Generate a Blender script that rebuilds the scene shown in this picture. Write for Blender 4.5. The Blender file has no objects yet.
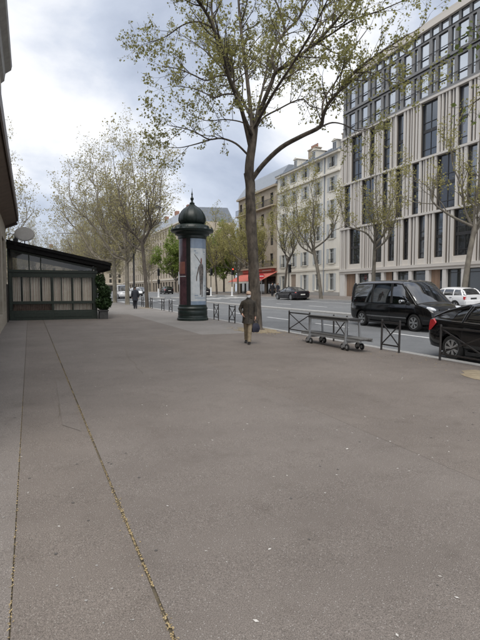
import bpy, bmesh, math, random
import numpy as np
from mathutils import Matrix, Vector, Euler

R = math.radians
scene = bpy.context.scene
col = scene.collection

# ------------------------------------------------------------------ camera
YAW, PITCH, CAM_H = 23.6, 3.5, 1.7
cam_data = bpy.data.cameras.new('camera')
cam = bpy.data.objects.new('camera', cam_data)
col.objects.link(cam)
cam.location = (0, 0, CAM_H)
cam.rotation_euler = (R(90 - PITCH), 0, R(-YAW))
cam_data.sensor_width = 36.0
cam_data.lens = 36.0 * 481.0 / 640.0
cam_data.clip_start = 0.05
cam_data.clip_end = 6000
scene.camera = cam

# ------------------------------------------------------------------ sky
SUN_EL, SUN_AZ = 60.0, 208.0          # azimuth clockwise from +Y
world = bpy.data.worlds.new('World')
scene.world = world
world.use_nodes = True
nt = world.node_tree
nt.nodes.clear()
out = nt.nodes.new('ShaderNodeOutputWorld')
bg = nt.nodes.new('ShaderNodeBackground')
bg.inputs['Strength'].default_value = 0.1
sky = nt.nodes.new('ShaderNodeTexSky')
sky.sky_type = 'NISHITA'
sky.sun_disc = False
sky.sun_elevation = R(SUN_EL)
sky.sun_rotation = R(SUN_AZ)
tc = nt.nodes.new('ShaderNodeTexCoord')
mp = nt.nodes.new('ShaderNodeMapping')
mp.inputs['Scale'].default_value = (1.0, 1.0, 1.9)
mp.inputs['Location'].default_value = (0.35, 1.7, 0.1)
n1 = nt.nodes.new('ShaderNodeTexNoise')
n1.inputs['Scale'].default_value = 2.3
n1.inputs['Detail'].default_value = 7
n1.inputs['Roughness'].default_value = 0.52
n1.inputs['Distortion'].default_value = 0.25
rmp = nt.nodes.new('ShaderNodeValToRGB')
e = rmp.color_ramp.elements
e[0].position, e[0].color = 0.34, (2.75, 3.1, 3.85, 1)
e[1].position, e[1].color = 0.62, (7.3, 7.35, 7.5, 1)
m_ = e.new(0.45); m_.color = (3.9, 4.25, 4.95, 1)
m_ = e.new(0.54); m_.color = (5.9, 6.0, 6.25, 1)
mixs = nt.nodes.new('ShaderNodeMix')
mixs.data_type = 'RGBA'
mixs.inputs['Factor'].default_value = 0.93
L = nt.links.new
L(tc.outputs['Generated'], mp.inputs['Vector'])
L(mp.outputs['Vector'], n1.inputs['Vector'])
L(n1.outputs['Fac'], rmp.inputs['Fac'])
L(sky.outputs['Color'], mixs.inputs['A'])
L(rmp.outputs['Color'], mixs.inputs['B'])
L(mixs.outputs['Result'], bg.inputs['Color'])
L(bg.outputs['Background'], out.inputs['Surface'])

# ------------------------------------------------------------------ soft sun behind cloud
sd = bpy.data.lights.new('sun', 'SUN')
sd.energy = 1.5
sd.angle = R(40)
sd.color = (1.0, 0.96, 0.9)
sun = bpy.data.objects.new('sun', sd)
col.objects.link(sun)
az, el = R(SUN_AZ), R(SUN_EL)
sdir = Vector((math.sin(az) * math.cos(el), math.cos(az) * math.cos(el), math.sin(el)))
sun.rotation_euler = sdir.to_track_quat('Z', 'Y').to_euler()
sun.location = (0, -10, 40)

# ------------------------------------------------------------------ exposure
vs = scene.view_settings
vs.view_transform = 'Standard'
vs.look = 'None'
vs.exposure = 0.80
vs.gamma = 1.0
vs.use_curve_mapping = False

random.seed(7)
rng = np.random.default_rng(11)

# ------------------------------------------------------------------ helpers
def gz(X, Y):
    """height of pavement / road surface"""
    t = 0.008 * min(max(Y, -50), 100)
    if X < 9.1:
        return t
    if X < 26.7:
        return t - 0.12 + 0.52 * (X - 9.1) / 17.6
    return t + 0.52 + 0.01 * (min(X, 36) - 26.7)


class MB:
    def __init__(s):
        s.v, s.f = [], []

    def add(s, vs, fs):
        o = len(s.v)
        s.v.extend([tuple(map(float, p)) for p in vs])
        s.f.extend([tuple(i + o for i in f) for f in fs])
        return s

    def box(s, x, y, z):
        (x0, x1), (y0, y1), (z0, z1) = x, y, z
        return s.add([(x0, y0, z0), (x1, y0, z0), (x1, y1, z0), (x0, y1, z0),
                      (x0, y0, z1), (x1, y0, z1), (x1, y1, z1), (x0, y1, z1)],
                     [(0, 3, 2, 1), (4, 5, 6, 7), (0, 1, 5, 4), (1, 2, 6, 5), (2, 3, 7, 6), (3, 0, 4, 7)])

    def bar(s, a, b, w, h=None, up=(0, 0, 1)):
        """rectangular bar from a to b"""
        h = h or w
        a, b = Vector(a), Vector(b)
        d = (b - a).normalized()
        u = Vector(up)
        if abs(d.dot(u)) > 0.98:
            u = Vector((0, 1, 0))
        r = d.cross(u).normalized()
        u = r.cross(d)
        vs = []
        for p in (a, b):
            for sx, sy in ((-1, -1), (1, -1), (1, 1), (-1, 1)):
                vs.append(p + r * (sx * w / 2) + u * (sy * h / 2))
        return s.add(vs, [(0, 1, 2, 3), (7, 6, 5, 4), (0, 4, 5, 1), (1, 5, 6, 2), (2, 6, 7, 3), (3, 7, 4, 0)])

    def tube(s, pts, rad, n=8, cap=True, flat=1.0):
        """tube along points with radii, parallel-ish frames"""
        P = [Vector(p) for p in pts]
        if not hasattr(rad, '__len__'):
            rad = [rad] * len(P)
        o = len(s.v)
        ref = None
        for i, p in enumerate(P):
            d = (P[min(i + 1, len(P) - 1)] - P[max(i - 1, 0)])
            d = d.normalized() if d.length > 1e-9 else Vector((0, 0, 1))
            if ref is None:
                ref = Vector((1, 0, 0)) if abs(d.x) < 0.9 else Vector((0, 1, 0))
            u = (ref - d * ref.dot(d)).normalized()
            ref = u
            w = d.cross(u)
            for k in range(n):
                a = 2 * math.pi * k / n
                s.v.append(tuple(p + u * (math.cos(a) * rad[i]) + w * (math.sin(a) * rad[i] * flat)))
        for i in range(len(P) - 1):
            for k in range(n):
                k2 = (k + 1) % n
                s.f.append((o + i * n + k, o + i * n + k2, o + (i + 1) * n + k2, o + (i + 1) * n + k))
        if cap:
            s.f.append(tuple(o + k for k in reversed(range(n))))
            s.f.append(tuple(o + (len(P) - 1) * n + k for k in range(n)))
        return s

    def rings(s, rings, cap=True):
        """loft between closed rings of equal point count"""
        o = len(s.v)
        n = len(rings[0])
        for r in rings:
            s.v.extend([tuple(map(float, p)) for p in r])
        for i in range(len(rings) - 1):
            for k in range(n):
                k2 = (k + 1) % n
                s.f.append((o + i * n + k, o + i * n + k2, o + (i + 1) * n + k2, o + (i + 1) * n + k))
        if cap:
            s.f.append(tuple(o + k for k in reversed(range(n))))
            s.f.append(tuple(o + (len(rings) - 1) * n + k for k in range(n)))
        return s

    def lathe(s, prof, n=24, c=(0, 0, 0), axis='z'):
        o = len(s.v)
        for r, z in prof:
            for k in range(n):
                a = 2 * math.pi * k / n
                p = (r * math.cos(a), r * math.sin(a), z)
                if axis == 'y':
                    p = (p[0], p[2], p[1])
                if axis == 'x':
                    p = (p[2], p[0], p[1])
                s.v.append((p[0] + c[0], p[1] + c[1], p[2] + c[2]))
        for i in range(len(prof) - 1):
            for k in range(n):
                k2 = (k + 1) % n
                s.f.append((o + i * n + k, o + i * n + k2, o + (i + 1) * n + k2, o + (i + 1) * n + k))
        s.f.append(tuple(o + k for k in reversed(range(n))))
        s.f.append(tuple(o + (len(prof) - 1) * n + k for k in range(n)))
        return s

    def prism(s, poly, d0, d1, plane='xz'):
        """extrude a 2-D polygon along the remaining axis from d0 to d1"""
        def P(a, b, d):
            return (a, d, b) if plane == 'xz' else ((d, a, b) if plane == 'yz' else (a, b, d))
        n = len(poly)
        vs = [P(a, b, d0) for a, b in poly] + [P(a, b, d1) for a, b in poly]
        fs = [tuple(range(n)), tuple(reversed(range(n, 2 * n)))]
        fs += [(k, k + n, (k + 1) % n + n, (k + 1) % n) for k in range(n)]
        return s.add(vs, fs)

    def mesh(s, name, mat=None, smooth=None):
        me = bpy.data.meshes.new(name)
        me.from_pydata(s.v, [], s.f)
        me.update()
        if mat:
            me.materials.append(M[mat])
        if smooth is not None:
            bm = bmesh.new(); bm.from_mesh(me)
            bmesh.ops.recalc_face_normals(bm, faces=bm.faces)
            bm.to_mesh(me); bm.free()
            me.polygons.foreach_set('use_smooth', [True] * len(me.polygons))
            me.set_sharp_from_angle(angle=R(smooth))
        return me

    def build(s, name, mat, parent=None, loc=None, smooth=None, bevel=0, rz=0):
        me = s.mesh(name, mat, smooth)
        if smooth is None:
            bm = bmesh.new(); bm.from_mesh(me)
            bmesh.ops.recalc_face_normals(bm, faces=bm.faces)
            bm.to_mesh(me); bm.free()
        return put(name, me, parent, loc, bevel, rz)


def put(name, me, parent=None, loc=None, bevel=0, rz=0, scale=None):
    o = bpy.data.objects.new(name, me)
    col.objects.link(o)
    if parent is not None:
        o.parent = parent
        if parent.name in WORLDP:
            o.matrix_parent_inverse = Matrix.Translation(-parent.location)
    if loc is not None:
        o.location = loc
    if rz:
        o.rotation_euler.z = rz
    if scale:
        o.scale = scale
    if bevel:
        b = o.modifiers.new('bevel', 'BEVEL')
        b.width = bevel; b.segments = 2; b.limit_method = 'ANGLE'; b.angle_limit = R(40)
    return o


WORLDP = set()      # things whose parts are laid out in world coordinates
_unit = {}
def piece(name, mat, parent, x, y, z):
    """cheap box piece sharing one unit mesh per material"""
    if mat not in _unit:
        _unit[mat] = MB().box((-.5, .5), (-.5, .5), (-.5, .5)).mesh('unit_' + mat, mat)
    return put(name, _unit[mat], parent, ((x[0] + x[1]) / 2, (y[0] + y[1]) / 2, (z[0] + z[1]) / 2),
               scale=(abs(x[1] - x[0]), abs(y[1] - y[0]), abs(z[1] - z[0])))


def empty(name, loc=(0, 0, 0), rz=0):
    o = bpy.data.objects.new(name, None)
    o.empty_display_size = 0.2
    col.objects.link(o)
    o.location = loc
    o.rotation_euler.z = rz
    return o


def tag(o, label=None, cat=None, group=None, kind=None):
    if label: o['label'] = label
    if cat: o['category'] = cat
    if group: o['group'] = group
    if kind: o['kind'] = kind
    return o


def copy_tree(o, parent=None):
    c = o.copy()
    col.objects.link(c)
    c.parent = parent
    for ch in list(o.children):
        copy_tree(ch, c)
    return c


# ------------------------------------------------------------------ materials
M = {}
def mat(name, c1, c2=None, scale=8.0, rough=0.7, bump=0.0, bscale=None, metal=0.0, coat=0.0, spec=0.5,
        stretch=(1, 1, 1), detail=5, sub=None, rrange=0.0, ramp=(0.35, 0.65)):
    m = bpy.data.materials.new(name)
    m.use_nodes = True
    t = m.node_tree
    b = t.nodes['Principled BSDF']
    b.inputs['Roughness'].default_value = rough
    b.inputs['Metallic'].default_value = metal
    b.inputs['Coat Weight'].default_value = coat
    b.inputs['Coat Roughness'].default_value = 0.06
    b.inputs['Specular IOR Level'].default_value = spec
    b.inputs['Base Color'].default_value = (*c1, 1)
    k = t.links.new
    g = t.nodes.new('ShaderNodeTexCoord')
    mpp = t.nodes.new('ShaderNodeMapping')
    mpp.inputs['Scale'].default_value = stretch
    k(g.outputs['Object'], mpp.inputs['Vector'])
    if c2 is not None:
        n = t.nodes.new('ShaderNodeTexNoise')
        n.inputs['Scale'].default_value = scale
        n.inputs['Detail'].default_value = detail
        n.inputs['Roughness'].default_value = 0.6
        k(mpp.outputs['Vector'], n.inputs['Vector'])
        r = t.nodes.new('ShaderNodeValToRGB')
        r.color_ramp.elements[0].position, r.color_ramp.elements[0].color = ramp[0], (*c1, 1)
        r.color_ramp.elements[1].position, r.color_ramp.elements[1].color = ramp[1], (*c2, 1)
        k(n.outputs['Fac'], r.inputs['Fac'])
        k(r.outputs['Color'], b.inputs['Base Color'])
        if rrange:
            mr = t.nodes.new('ShaderNodeMapRange')
            mr.inputs['To Min'].default_value = rough - rrange
            mr.inputs['To Max'].default_value = rough + rrange
            k(n.outputs['Fac'], mr.inputs['Value'])
            k(mr.outputs['Result'], b.inputs['Roughness'])
    if bump:
        n2 = t.nodes.new('ShaderNodeTexNoise')
        n2.inputs['Scale'].default_value = bscale or scale * 4
        n2.inputs['Detail'].default_value = 4
        k(mpp.outputs['Vector'], n2.inputs['Vector'])
        bp = t.nodes.new('ShaderNodeBump')
        bp.inputs['Strength'].default_value = bump
        bp.inputs['Distance'].default_value = 0.02
        k(n2.outputs['Fac'], bp.inputs['Height'])
        k(bp.outputs['Normal'], b.inputs['Normal'])
    M[name] = m
    return m


def asphalt(name, base, dark, speck, spk=0.62, big=0.35, fine=170.0):
    """aggregate asphalt: fine grain, paler stones, broad worn patches"""
    m = bpy.data.materials.new(name)
    m.use_nodes = True
    t = m.node_tree
    b = t.nodes['Principled BSDF']
    b.inputs['Roughness'].default_value = 0.82
    b.inputs['Specular IOR Level'].default_value = 0.35
    k = t.links.new
    g = t.nodes.new('ShaderNodeTexCoord')
    def noise(sc, det, ro=0.55):
        n = t.nodes.new('ShaderNodeTexNoise')
        n.inputs['Scale'].default_value = sc
        n.inputs['Detail'].default_value = det
        n.inputs['Roughness'].default_value = ro
        k(g.outputs['Object'], n.inputs['Vector'])
        return n
    nb = noise(0.55, 6, 0.65)
    rb = t.nodes.new('ShaderNodeValToRGB')
    rb.color_ramp.elements[0].position, rb.color_ramp.elements[0].color = 0.36, (*dark, 1)
    rb.color_ramp.elements[1].position, rb.color_ramp.elements[1].color = 0.62, (*base, 1)
    k(nb.outputs['Fac'], rb.inputs['Fac'])
    nf = noise(fine, 3, 0.7)
    rf = t.nodes.new('ShaderNodeValToRGB')
    rf.color_ramp.elements[0].position, rf.color_ramp.elements[0].color = 0.36, (0.52, 0.52, 0.52, 1)
    rf.color_ramp.elements[1].position, rf.color_ramp.elements[1].color = 0.64, (1.42, 1.42, 1.42, 1)
    k(nf.outputs['Fac'], rf.inputs['Fac'])
    mu = t.nodes.new('ShaderNodeMix'); mu.data_type = 'RGBA'; mu.blend_type = 'MULTIPLY'
    mu.inputs['Factor'].default_value = 1
    k(rb.outputs['Color'], mu.inputs['A']); k(rf.outputs['Color'], mu.inputs['B'])
    vo = t.nodes.new('ShaderNodeTexVoronoi')
    vo.inputs['Scale'].default_value = 62
    k(g.outputs['Object'], vo.inputs['Vector'])
    ma = t.nodes.new('ShaderNodeMath'); ma.operation = 'LESS_THAN'; ma.inputs[1].default_value = 0.20
    k(vo.outputs['Distance'], ma.inputs[0])
    sep = t.nodes.new('ShaderNodeSeparateColor')
    k(vo.outputs['Color'], sep.inputs['Color'])
    gt = t.nodes.new('ShaderNodeMath'); gt.operation = 'GREATER_THAN'; gt.inputs[1].default_value = spk
    k(sep.outputs['Red'], gt.inputs[0])
    an = t.nodes.new('ShaderNodeMath'); an.operation = 'MULTIPLY'
    k(ma.outputs[0], an.inputs[0]); k(gt.outputs[0], an.inputs[1])
    mi = t.nodes.new('ShaderNodeMix'); mi.data_type = 'RGBA'
    k(an.outputs[0], mi.inputs['Factor'])
    k(mu.outputs['Result'], mi.inputs['A'])
    mi.inputs['B'].default_value = (*speck, 1)
    # faint stains
    ns = noise(2.6, 5, 0.7)
    rs = t.nodes.new('ShaderNodeValToRGB')
    rs.color_ramp.elements[0].position, rs.color_ramp.elements[0].color = 0.28, (0.84, 0.83, 0.82, 1)
    rs.color_ramp.elements[1].position, rs.color_ramp.elements[1].color = 0.46, (1, 1, 1, 1)
    k(ns.outputs['Fac'], rs.inputs['Fac'])
    mu2 = t.nodes.new('ShaderNodeMix'); mu2.data_type = 'RGBA'; mu2.blend_type = 'MULTIPLY'
    mu2.inputs['Factor'].default_value = 1
    k(mi.outputs['Result'], mu2.inputs['A']); k(rs.outputs['Color'], mu2.inputs['B'])
    k(mu2.outputs['Result'], b.inputs['Base Color'])
    bp = t.nodes.new('ShaderNodeBump')
    bp.inputs['Strength'].default_value = 0.55
    bp.inputs['Distance'].default_value = 0.006
    k(nf.outputs['Fac'], bp.inputs['Height'])
    k(bp.outputs['Normal'], b.inputs['Normal'])
    M[name] = m


def leafmat(name, c1, c2, scale=0.9, trans=0.35):
    m = bpy.data.materials.new(name)
    m.use_nodes = True
    t = m.node_tree
    t.nodes.clear()
    k = t.links.new
    o = t.nodes.new('ShaderNodeOutputMaterial')
    g = t.nodes.new('ShaderNodeTexCoord')
    n = t.nodes.new('ShaderNodeTexNoise'); n.inputs['Scale'].default_value = scale; n.inputs['Detail'].default_value = 8
    n.inputs['Roughness'].default_value = 0.75
    r = t.nodes.new('ShaderNodeValToRGB')
    r.color_ramp.elements[0].position, r.color_ramp.elements[0].color = 0.33, (*c1, 1)
    r.color_ramp.elements[1].position, r.color_ramp.elements[1].color = 0.67, (*c2, 1)
    d = t.nodes.new('ShaderNodeBsdfPrincipled'); d.inputs['Roughness'].default_value = 0.55
    d.inputs['Specular IOR Level'].default_value = 0.3
    tr = t.nodes.new('ShaderNodeBsdfTranslucent')
    mx = t.nodes.new('ShaderNodeMixShader'); mx.inputs[0].default_value = trans
    k(g.outputs['Object'], n.inputs['Vector']); k(n.outputs['Fac'], r.inputs['Fac'])
    k(r.outputs['Color'], d.inputs['Base Color']); k(r.outputs['Color'], tr.inputs['Color'])
    k(d.outputs[0], mx.inputs[1]); k(tr.outputs[0], mx.inputs[2]); k(mx.outputs[0], o.inputs['Surface'])
    M[name] = m


def glass(name, tint=(0.02, 0.025, 0.03), clear=0.0, rough=0.03, metal=0.0, ior=1.5):
    """window glass: dark room behind it, or partly clear where clear > 0"""
    m = bpy.data.materials.new(name)
    m.use_nodes = True
    t = m.node_tree
    b = t.nodes['Principled BSDF']
    b.inputs['Base Color'].default_value = (*tint, 1)
    b.inputs['Roughness'].default_value = rough
    b.inputs['Specular IOR Level'].default_value = 0.8
    b.inputs['Metallic'].default_value = metal
    b.inputs['IOR'].default_value = ior
    b.inputs['Coat Weight'].default_value = 0.6
    b.inputs['Coat Roughness'].default_value = 0.02
    k = t.links.new
    g = t.nodes.new('ShaderNodeTexCoord')
    n = t.nodes.new('ShaderNodeTexNoise'); n.inputs['Scale'].default_value = 0.7; n.inputs['Detail'].default_value = 2
    k(g.outputs['Object'], n.inputs['Vector'])
    bp = t.nodes.new('ShaderNodeBump'); bp.inputs['Strength'].default_value = 0.05; bp.inputs['Distance'].default_value = 0.05
    k(n.outputs['Fac'], bp.inputs['Height']); k(bp.outputs['Normal'], b.inputs['Normal'])
    if clear:
        tr = t.nodes.new('ShaderNodeBsdfTransparent')
        mx = t.nodes.new('ShaderNodeMixShader'); mx.inputs[0].default_value = clear
        o = t.nodes['Material Output']
        k(b.outputs[0], mx.inputs[1]); k(tr.outputs[0], mx.inputs[2]); k(mx.outputs[0], o.inputs['Surface'])
    M[name] = m


def emit(name, c, s):
    m = bpy.data.materials.new(name)
    m.use_nodes = True
    b = m.node_tree.nodes['Principled BSDF']
    b.inputs['Base Color'].default_value = (*c, 1)
    b.inputs['Emission Color'].default_value = (*c, 1)
    b.inputs['Emission Strength'].default_value = s
    M[name] = m


asphalt('pavement_asphalt', (0.196, 0.171, 0.152), (0.160, 0.138, 0.122), (0.34, 0.32, 0.30))
asphalt('pavement_asphalt_pale', (0.216, 0.191, 0.172), (0.182, 0.160, 0.143), (0.36, 0.34, 0.32))
asphalt('pavement_asphalt_brown', (0.194, 0.167, 0.146), (0.156, 0.133, 0.116), (0.33, 0.31, 0.28), spk=0.55)
asphalt('pavement_asphalt_patch', (0.175, 0.163, 0.155), (0.145, 0.135, 0.128), (0.31, 0.29, 0.27))
asphalt('border_concrete', (0.255, 0.237, 0.22), (0.21, 0.194, 0.18), (0.40, 0.38, 0.36), spk=0.8)
asphalt('road_asphalt', (0.19, 0.195, 0.20), (0.15, 0.155, 0.16), (0.28, 0.28, 0.28))
mat('joint_dirt', (0.10, 0.085, 0.065), (0.16, 0.13, 0.085), 30, 0.95)
mat('tree_pit_dirt', (0.24, 0.19, 0.125), (0.33, 0.275, 0.185), 6, 0.95, 0.6, 60)
mat('kerb_granite', (0.28, 0.275, 0.265), (0.40, 0.39, 0.37), 14, 0.75, 0.2, 90)
mat('ground_earth', (0.17, 0.165, 0.155), (0.22, 0.21, 0.20), 0.5, 0.9)
mat('road_paint', (0.55, 0.55, 0.54), (0.72, 0.72, 0.71), 5, 0.7)
mat('stone_left', (0.36, 0.31, 0.24), (0.44, 0.39, 0.31), 3, 0.8, 0.15, 30)
mat('stone_grey', (0.30, 0.29, 0.275), (0.37, 0.36, 0.34), 3, 0.8, 0.15, 30)
mat('maroon_metal', (0.055, 0.034, 0.026), (0.075, 0.048, 0.036), 4, 0.5)
mat('soffit', (0.14, 0.105, 0.085), (0.18, 0.14, 0.11), 3, 0.7)
mat('dark_wood', (0.03, 0.026, 0.022), (0.05, 0.042, 0.034), 6, 0.5)
mat('terrace_green', (0.016, 0.024, 0.016), (0.025, 0.035, 0.024), 9, 0.45, 0.05, 40)
mat('terrace_roof', (0.008, 0.008, 0.008), (0.014, 0.013, 0.013), 6, 0.9, spec=0.15)
mat('curtain_cloth', (0.64, 0.585, 0.49), (0.72, 0.665, 0.57), 5, 0.9, 0.1, 60)
mat('curtain_stripe', (0.48, 0.36, 0.30), (0.54, 0.42, 0.36), 9, 0.9)
mat('curtain_red', (0.16, 0.11, 0.085), (0.22, 0.155, 0.12), 9, 0.9)
mat('plaque', (0.44, 0.42, 0.39), (0.50, 0.48, 0.45), 4, 0.6)
mat('kiosk_green', (0.007, 0.015, 0.013), (0.013, 0.024, 0.020), 5, 0.42, 0.06, 25, rrange=0.08)
mat('kiosk_black', (0.010, 0.012, 0.013), (0.016, 0.018, 0.018), 5, 0.4)
mat('poster_pale', (0.44, 0.48, 0.50), (0.64, 0.66, 0.66), 2.2, 0.25, coat=0.4)
mat('poster_blue', (0.20, 0.27, 0.36), (0.27, 0.33, 0.42), 3, 0.25, coat=0.4)
mat('poster_maroon', (0.05, 0.028, 0.035), (0.10, 0.05, 0.06), 2.5, 0.25, coat=0.4)
mat('poster_red', (0.20, 0.075, 0.06), (0.26, 0.11, 0.085), 6, 0.3)
mat('poster_ink', (0.05, 0.045, 0.045), (0.20, 0.17, 0.15), 9, 0.35)
mat('office_stone', (0.56, 0.53, 0.49), (0.64, 0.605, 0.565), 2.5, 0.75, 0.1, 30)
mat('office_fin', (0.56, 0.53, 0.49), (0.68, 0.645, 0.60), 1.6, 0.75, 0.08, 30, stretch=(1, 1, 0.15))
mat('office_metal', (0.19, 0.19, 0.19), (0.235, 0.232, 0.23), 1.2, 0.5)
mat('office_frame', (0.028, 0.028, 0.030), (0.04, 0.04, 0.042), 4, 0.45)
mat('office_groove_dark', (0.10, 0.085, 0.072), (0.14, 0.12, 0.10), 2.2, 0.6, stretch=(1, 1, 0.3))  # brown fin backing, toned dark to deepen the shade in the grooves
mat('office_cream', (0.62, 0.575, 0.515), (0.68, 0.635, 0.575), 2, 0.8)
mat('office_wood', (0.23, 0.15, 0.10), (0.30, 0.20, 0.14), 5, 0.6, stretch=(1, 1, 0.2))
mat('office_white', (0.62, 0.60, 0.57), (0.69, 0.67, 0.64), 3, 0.7)
mat('house_cream', (0.66, 0.625, 0.545), (0.78, 0.745, 0.67), 0.9, 0.85, 0.08, 25, stretch=(1, 1, 0.3))
mat('house_trim', (0.62, 0.585, 0.51), (0.70, 0.665, 0.59), 3, 0.8)
mat('shutter_grey', (0.48, 0.50, 0.50), (0.55, 0.57, 0.57), 8, 0.6)
mat('zinc', (0.20, 0.225, 0.26), (0.26, 0.285, 0.32), 1.5, 0.5, stretch=(1, 6, 1))
mat('house_tan', (0.34, 0.285, 0.22), (0.43, 0.365, 0.285), 1.2, 0.85, 0.1, 25)
mat('house_beige', (0.44, 0.38, 0.30), (0.52, 0.455, 0.37), 0.9, 0.85)
mat('house_door', (0.30, 0.235, 0.18), (0.36, 0.29, 0.23), 6, 0.6)
mat('brick_red', (0.26, 0.14, 0.10), (0.34, 0.19, 0.14), 4, 0.85)
mat('iron', (0.012, 0.012, 0.013), (0.02, 0.02, 0.02), 20, 0.5)
mat('barrier_paint', (0.020, 0.018, 0.017), (0.035, 0.030, 0.028), 25, 0.5)
mat('awning_red', (0.50, 0.13, 0.10), (0.57, 0.17, 0.135), 4, 0.85)
mat('awning_white', (0.66, 0.62, 0.56), (0.72, 0.68, 0.62), 6, 0.85)
mat('galvanised', (0.36, 0.37, 0.38), (0.46, 0.47, 0.48), 14, 0.42, metal=0.6)
mat('cart_board', (0.02, 0.02, 0.021), (0.04, 0.039, 0.038), 7, 0.6)
mat('cart_plank', (0.10, 0.098, 0.093), (0.16, 0.155, 0.148), 8, 0.7, stretch=(1, 6, 1))
mat('rubber', (0.015, 0.015, 0.015), (0.028, 0.027, 0.026), 20, 0.85)
mat('black_paint', (0.0035, 0.0035, 0.0042), (0.006, 0.006, 0.007), 2, 0.12, coat=0.7, spec=0.3)
mat('navy_paint', (0.008, 0.007, 0.010), (0.013, 0.011, 0.015), 2, 0.22, coat=0.6, spec=0.4)
mat('white_paint', (0.72, 0.72, 0.72), (0.78, 0.78, 0.78), 2, 0.3, coat=0.7)
mat('grey_paint', (0.14, 0.15, 0.16), (0.17, 0.18, 0.19), 2, 0.3, coat=0.8)
mat('black_plastic', (0.018, 0.018, 0.019), (0.028, 0.028, 0.029), 12, 0.6)
mat('underbody', (0.010, 0.010, 0.010), (0.016, 0.015, 0.014), 8, 0.9)
mat('alloy', (0.46, 0.47, 0.48), (0.55, 0.56, 0.57), 6, 0.32, metal=0.8)
mat('chrome', (0.62, 0.63, 0.64), None, rough=0.14, metal=1.0)
mat('tail_red', (0.45, 0.015, 0.02), (0.55, 0.03, 0.035), 20, 0.2, coat=0.8)
mat('headlamp', (0.55, 0.57, 0.60), (0.72, 0.74, 0.76), 14, 0.12, coat=1.0)
mat('plate_white', (0.66, 0.66, 0.62), None, rough=0.5)
mat('skin', (0.44, 0.25, 0.18), (0.52, 0.31, 0.235), 18, 0.55)
mat('coat_brown', (0.022, 0.018, 0.013), (0.055, 0.044, 0.031), 7, 0.8, 0.6, 16)
mat('coat_black', (0.010, 0.010, 0.013), (0.018, 0.018, 0.022), 12, 0.85, 0.2, 60)
mat('coat_navy', (0.016, 0.018, 0.026), (0.025, 0.028, 0.038), 12, 0.85, 0.2, 60)
mat('trousers_khaki', (0.19, 0.15, 0.095), (0.30, 0.24, 0.16), 10, 0.85, 0.2, 50)
mat('trousers_dark', (0.018, 0.019, 0.025), (0.028, 0.029, 0.036), 10, 0.85, 0.2, 50)
mat('shoe', (0.010, 0.009, 0.008), (0.018, 0.016, 0.014), 20, 0.5)
mat('cap_beige', (0.42, 0.30, 0.22), (0.50, 0.37, 0.28), 14, 0.85)
mat('hair_dark', (0.018, 0.014, 0.011), (0.035, 0.028, 0.022), 30, 0.7)
mat('mask_white', (0.68, 0.70, 0.71), (0.75, 0.76, 0.77), 20, 0.85)
mat('bag_navy', (0.008, 0.008, 0.018), (0.016, 0.016, 0.034), 9, 0.5)
mat('bark_near', (0.040, 0.032, 0.025), (0.135, 0.112, 0.088), 6, 0.9, 1.0, 18, stretch=(1, 1, 0.45))
mat('bark_pale', (0.17, 0.15, 0.115), (0.31, 0.28, 0.225), 3.5, 0.9, 0.5, 20, stretch=(1, 1, 0.5))
mat('bark_mid', (0.12, 0.105, 0.085), (0.20, 0.18, 0.145), 4, 0.9, 0.5, 20, stretch=(1, 1, 0.5))
mat('bark_dark', (0.075, 0.062, 0.05), (0.13, 0.11, 0.088), 4, 0.9, 0.5, 20, stretch=(1, 1, 0.5))
leafmat('leaf_near', (0.22, 0.215, 0.07), (0.41, 0.39, 0.16), 0.8, 0.6)
leafmat('leaf_olive', (0.30, 0.27, 0.125), (0.47, 0.425, 0.22), 0.5, 0.55)
leafmat('leaf_yellow', (0.27, 0.25, 0.085), (0.42, 0.385, 0.155), 0.6, 0.45)
leafmat('leaf_green', (0.15, 0.205, 0.04), (0.27, 0.34, 0.085), 0.7, 0.42)
leafmat('leaf_shrub', (0.022, 0.045, 0.016), (0.05, 0.09, 0.03), 3.0, 0.15)
leafmat('leaf_bright', (0.13, 0.17, 0.045), (0.22, 0.26, 0.08), 1.5)
mat('litter_gold', (0.30, 0.215, 0.10), (0.43, 0.34, 0.19), 40, 0.9)
mat('gum_dark', (0.085, 0.078, 0.072), (0.11, 0.10, 0.092), 30, 0.8)
mat('gum_pale', (0.27, 0.255, 0.24), (0.33, 0.315, 0.295), 30, 0.8)
mat('petal', (0.50, 0.47, 0.43), (0.62, 0.60, 0.57), 30, 0.9)
mat('terracotta', (0.05, 0.05, 0.05), (0.08, 0.08, 0.078), 6, 0.8)
mat('sign_white', (0.66, 0.67, 0.68), (0.72, 0.73, 0.74), 2, 0.5)
mat('sign_red', (0.45, 0.02, 0.025), None, rough=0.4)
mat('lamp_glass', (0.55, 0.56, 0.55), (0.62, 0.63, 0.62), 5, 0.2)
emit('signal_red', (1.0, 0.06, 0.03), 2.5)
glass('glass_office', (0.11, 0.125, 0.145), metal=0.8)
glass('glass_office_b', (0.19, 0.21, 0.24), metal=0.7)
glass('glass_office_c', (0.07, 0.075, 0.085), metal=0.8, rough=0.08)
glass('glass_attic', (0.46, 0.50, 0.55), metal=0.8)
glass('glass_shop', (0.030, 0.036, 0.036))
glass('glass_house', (0.030, 0.032, 0.034))
glass('glass_car', (0.006, 0.007, 0.008), ior=1.9)
glass('glass_clear', (0.02, 0.025, 0.024), clear=0.93)
glass('glass_terrace', (0.035, 0.04, 0.04), clear=0.5)

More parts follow.
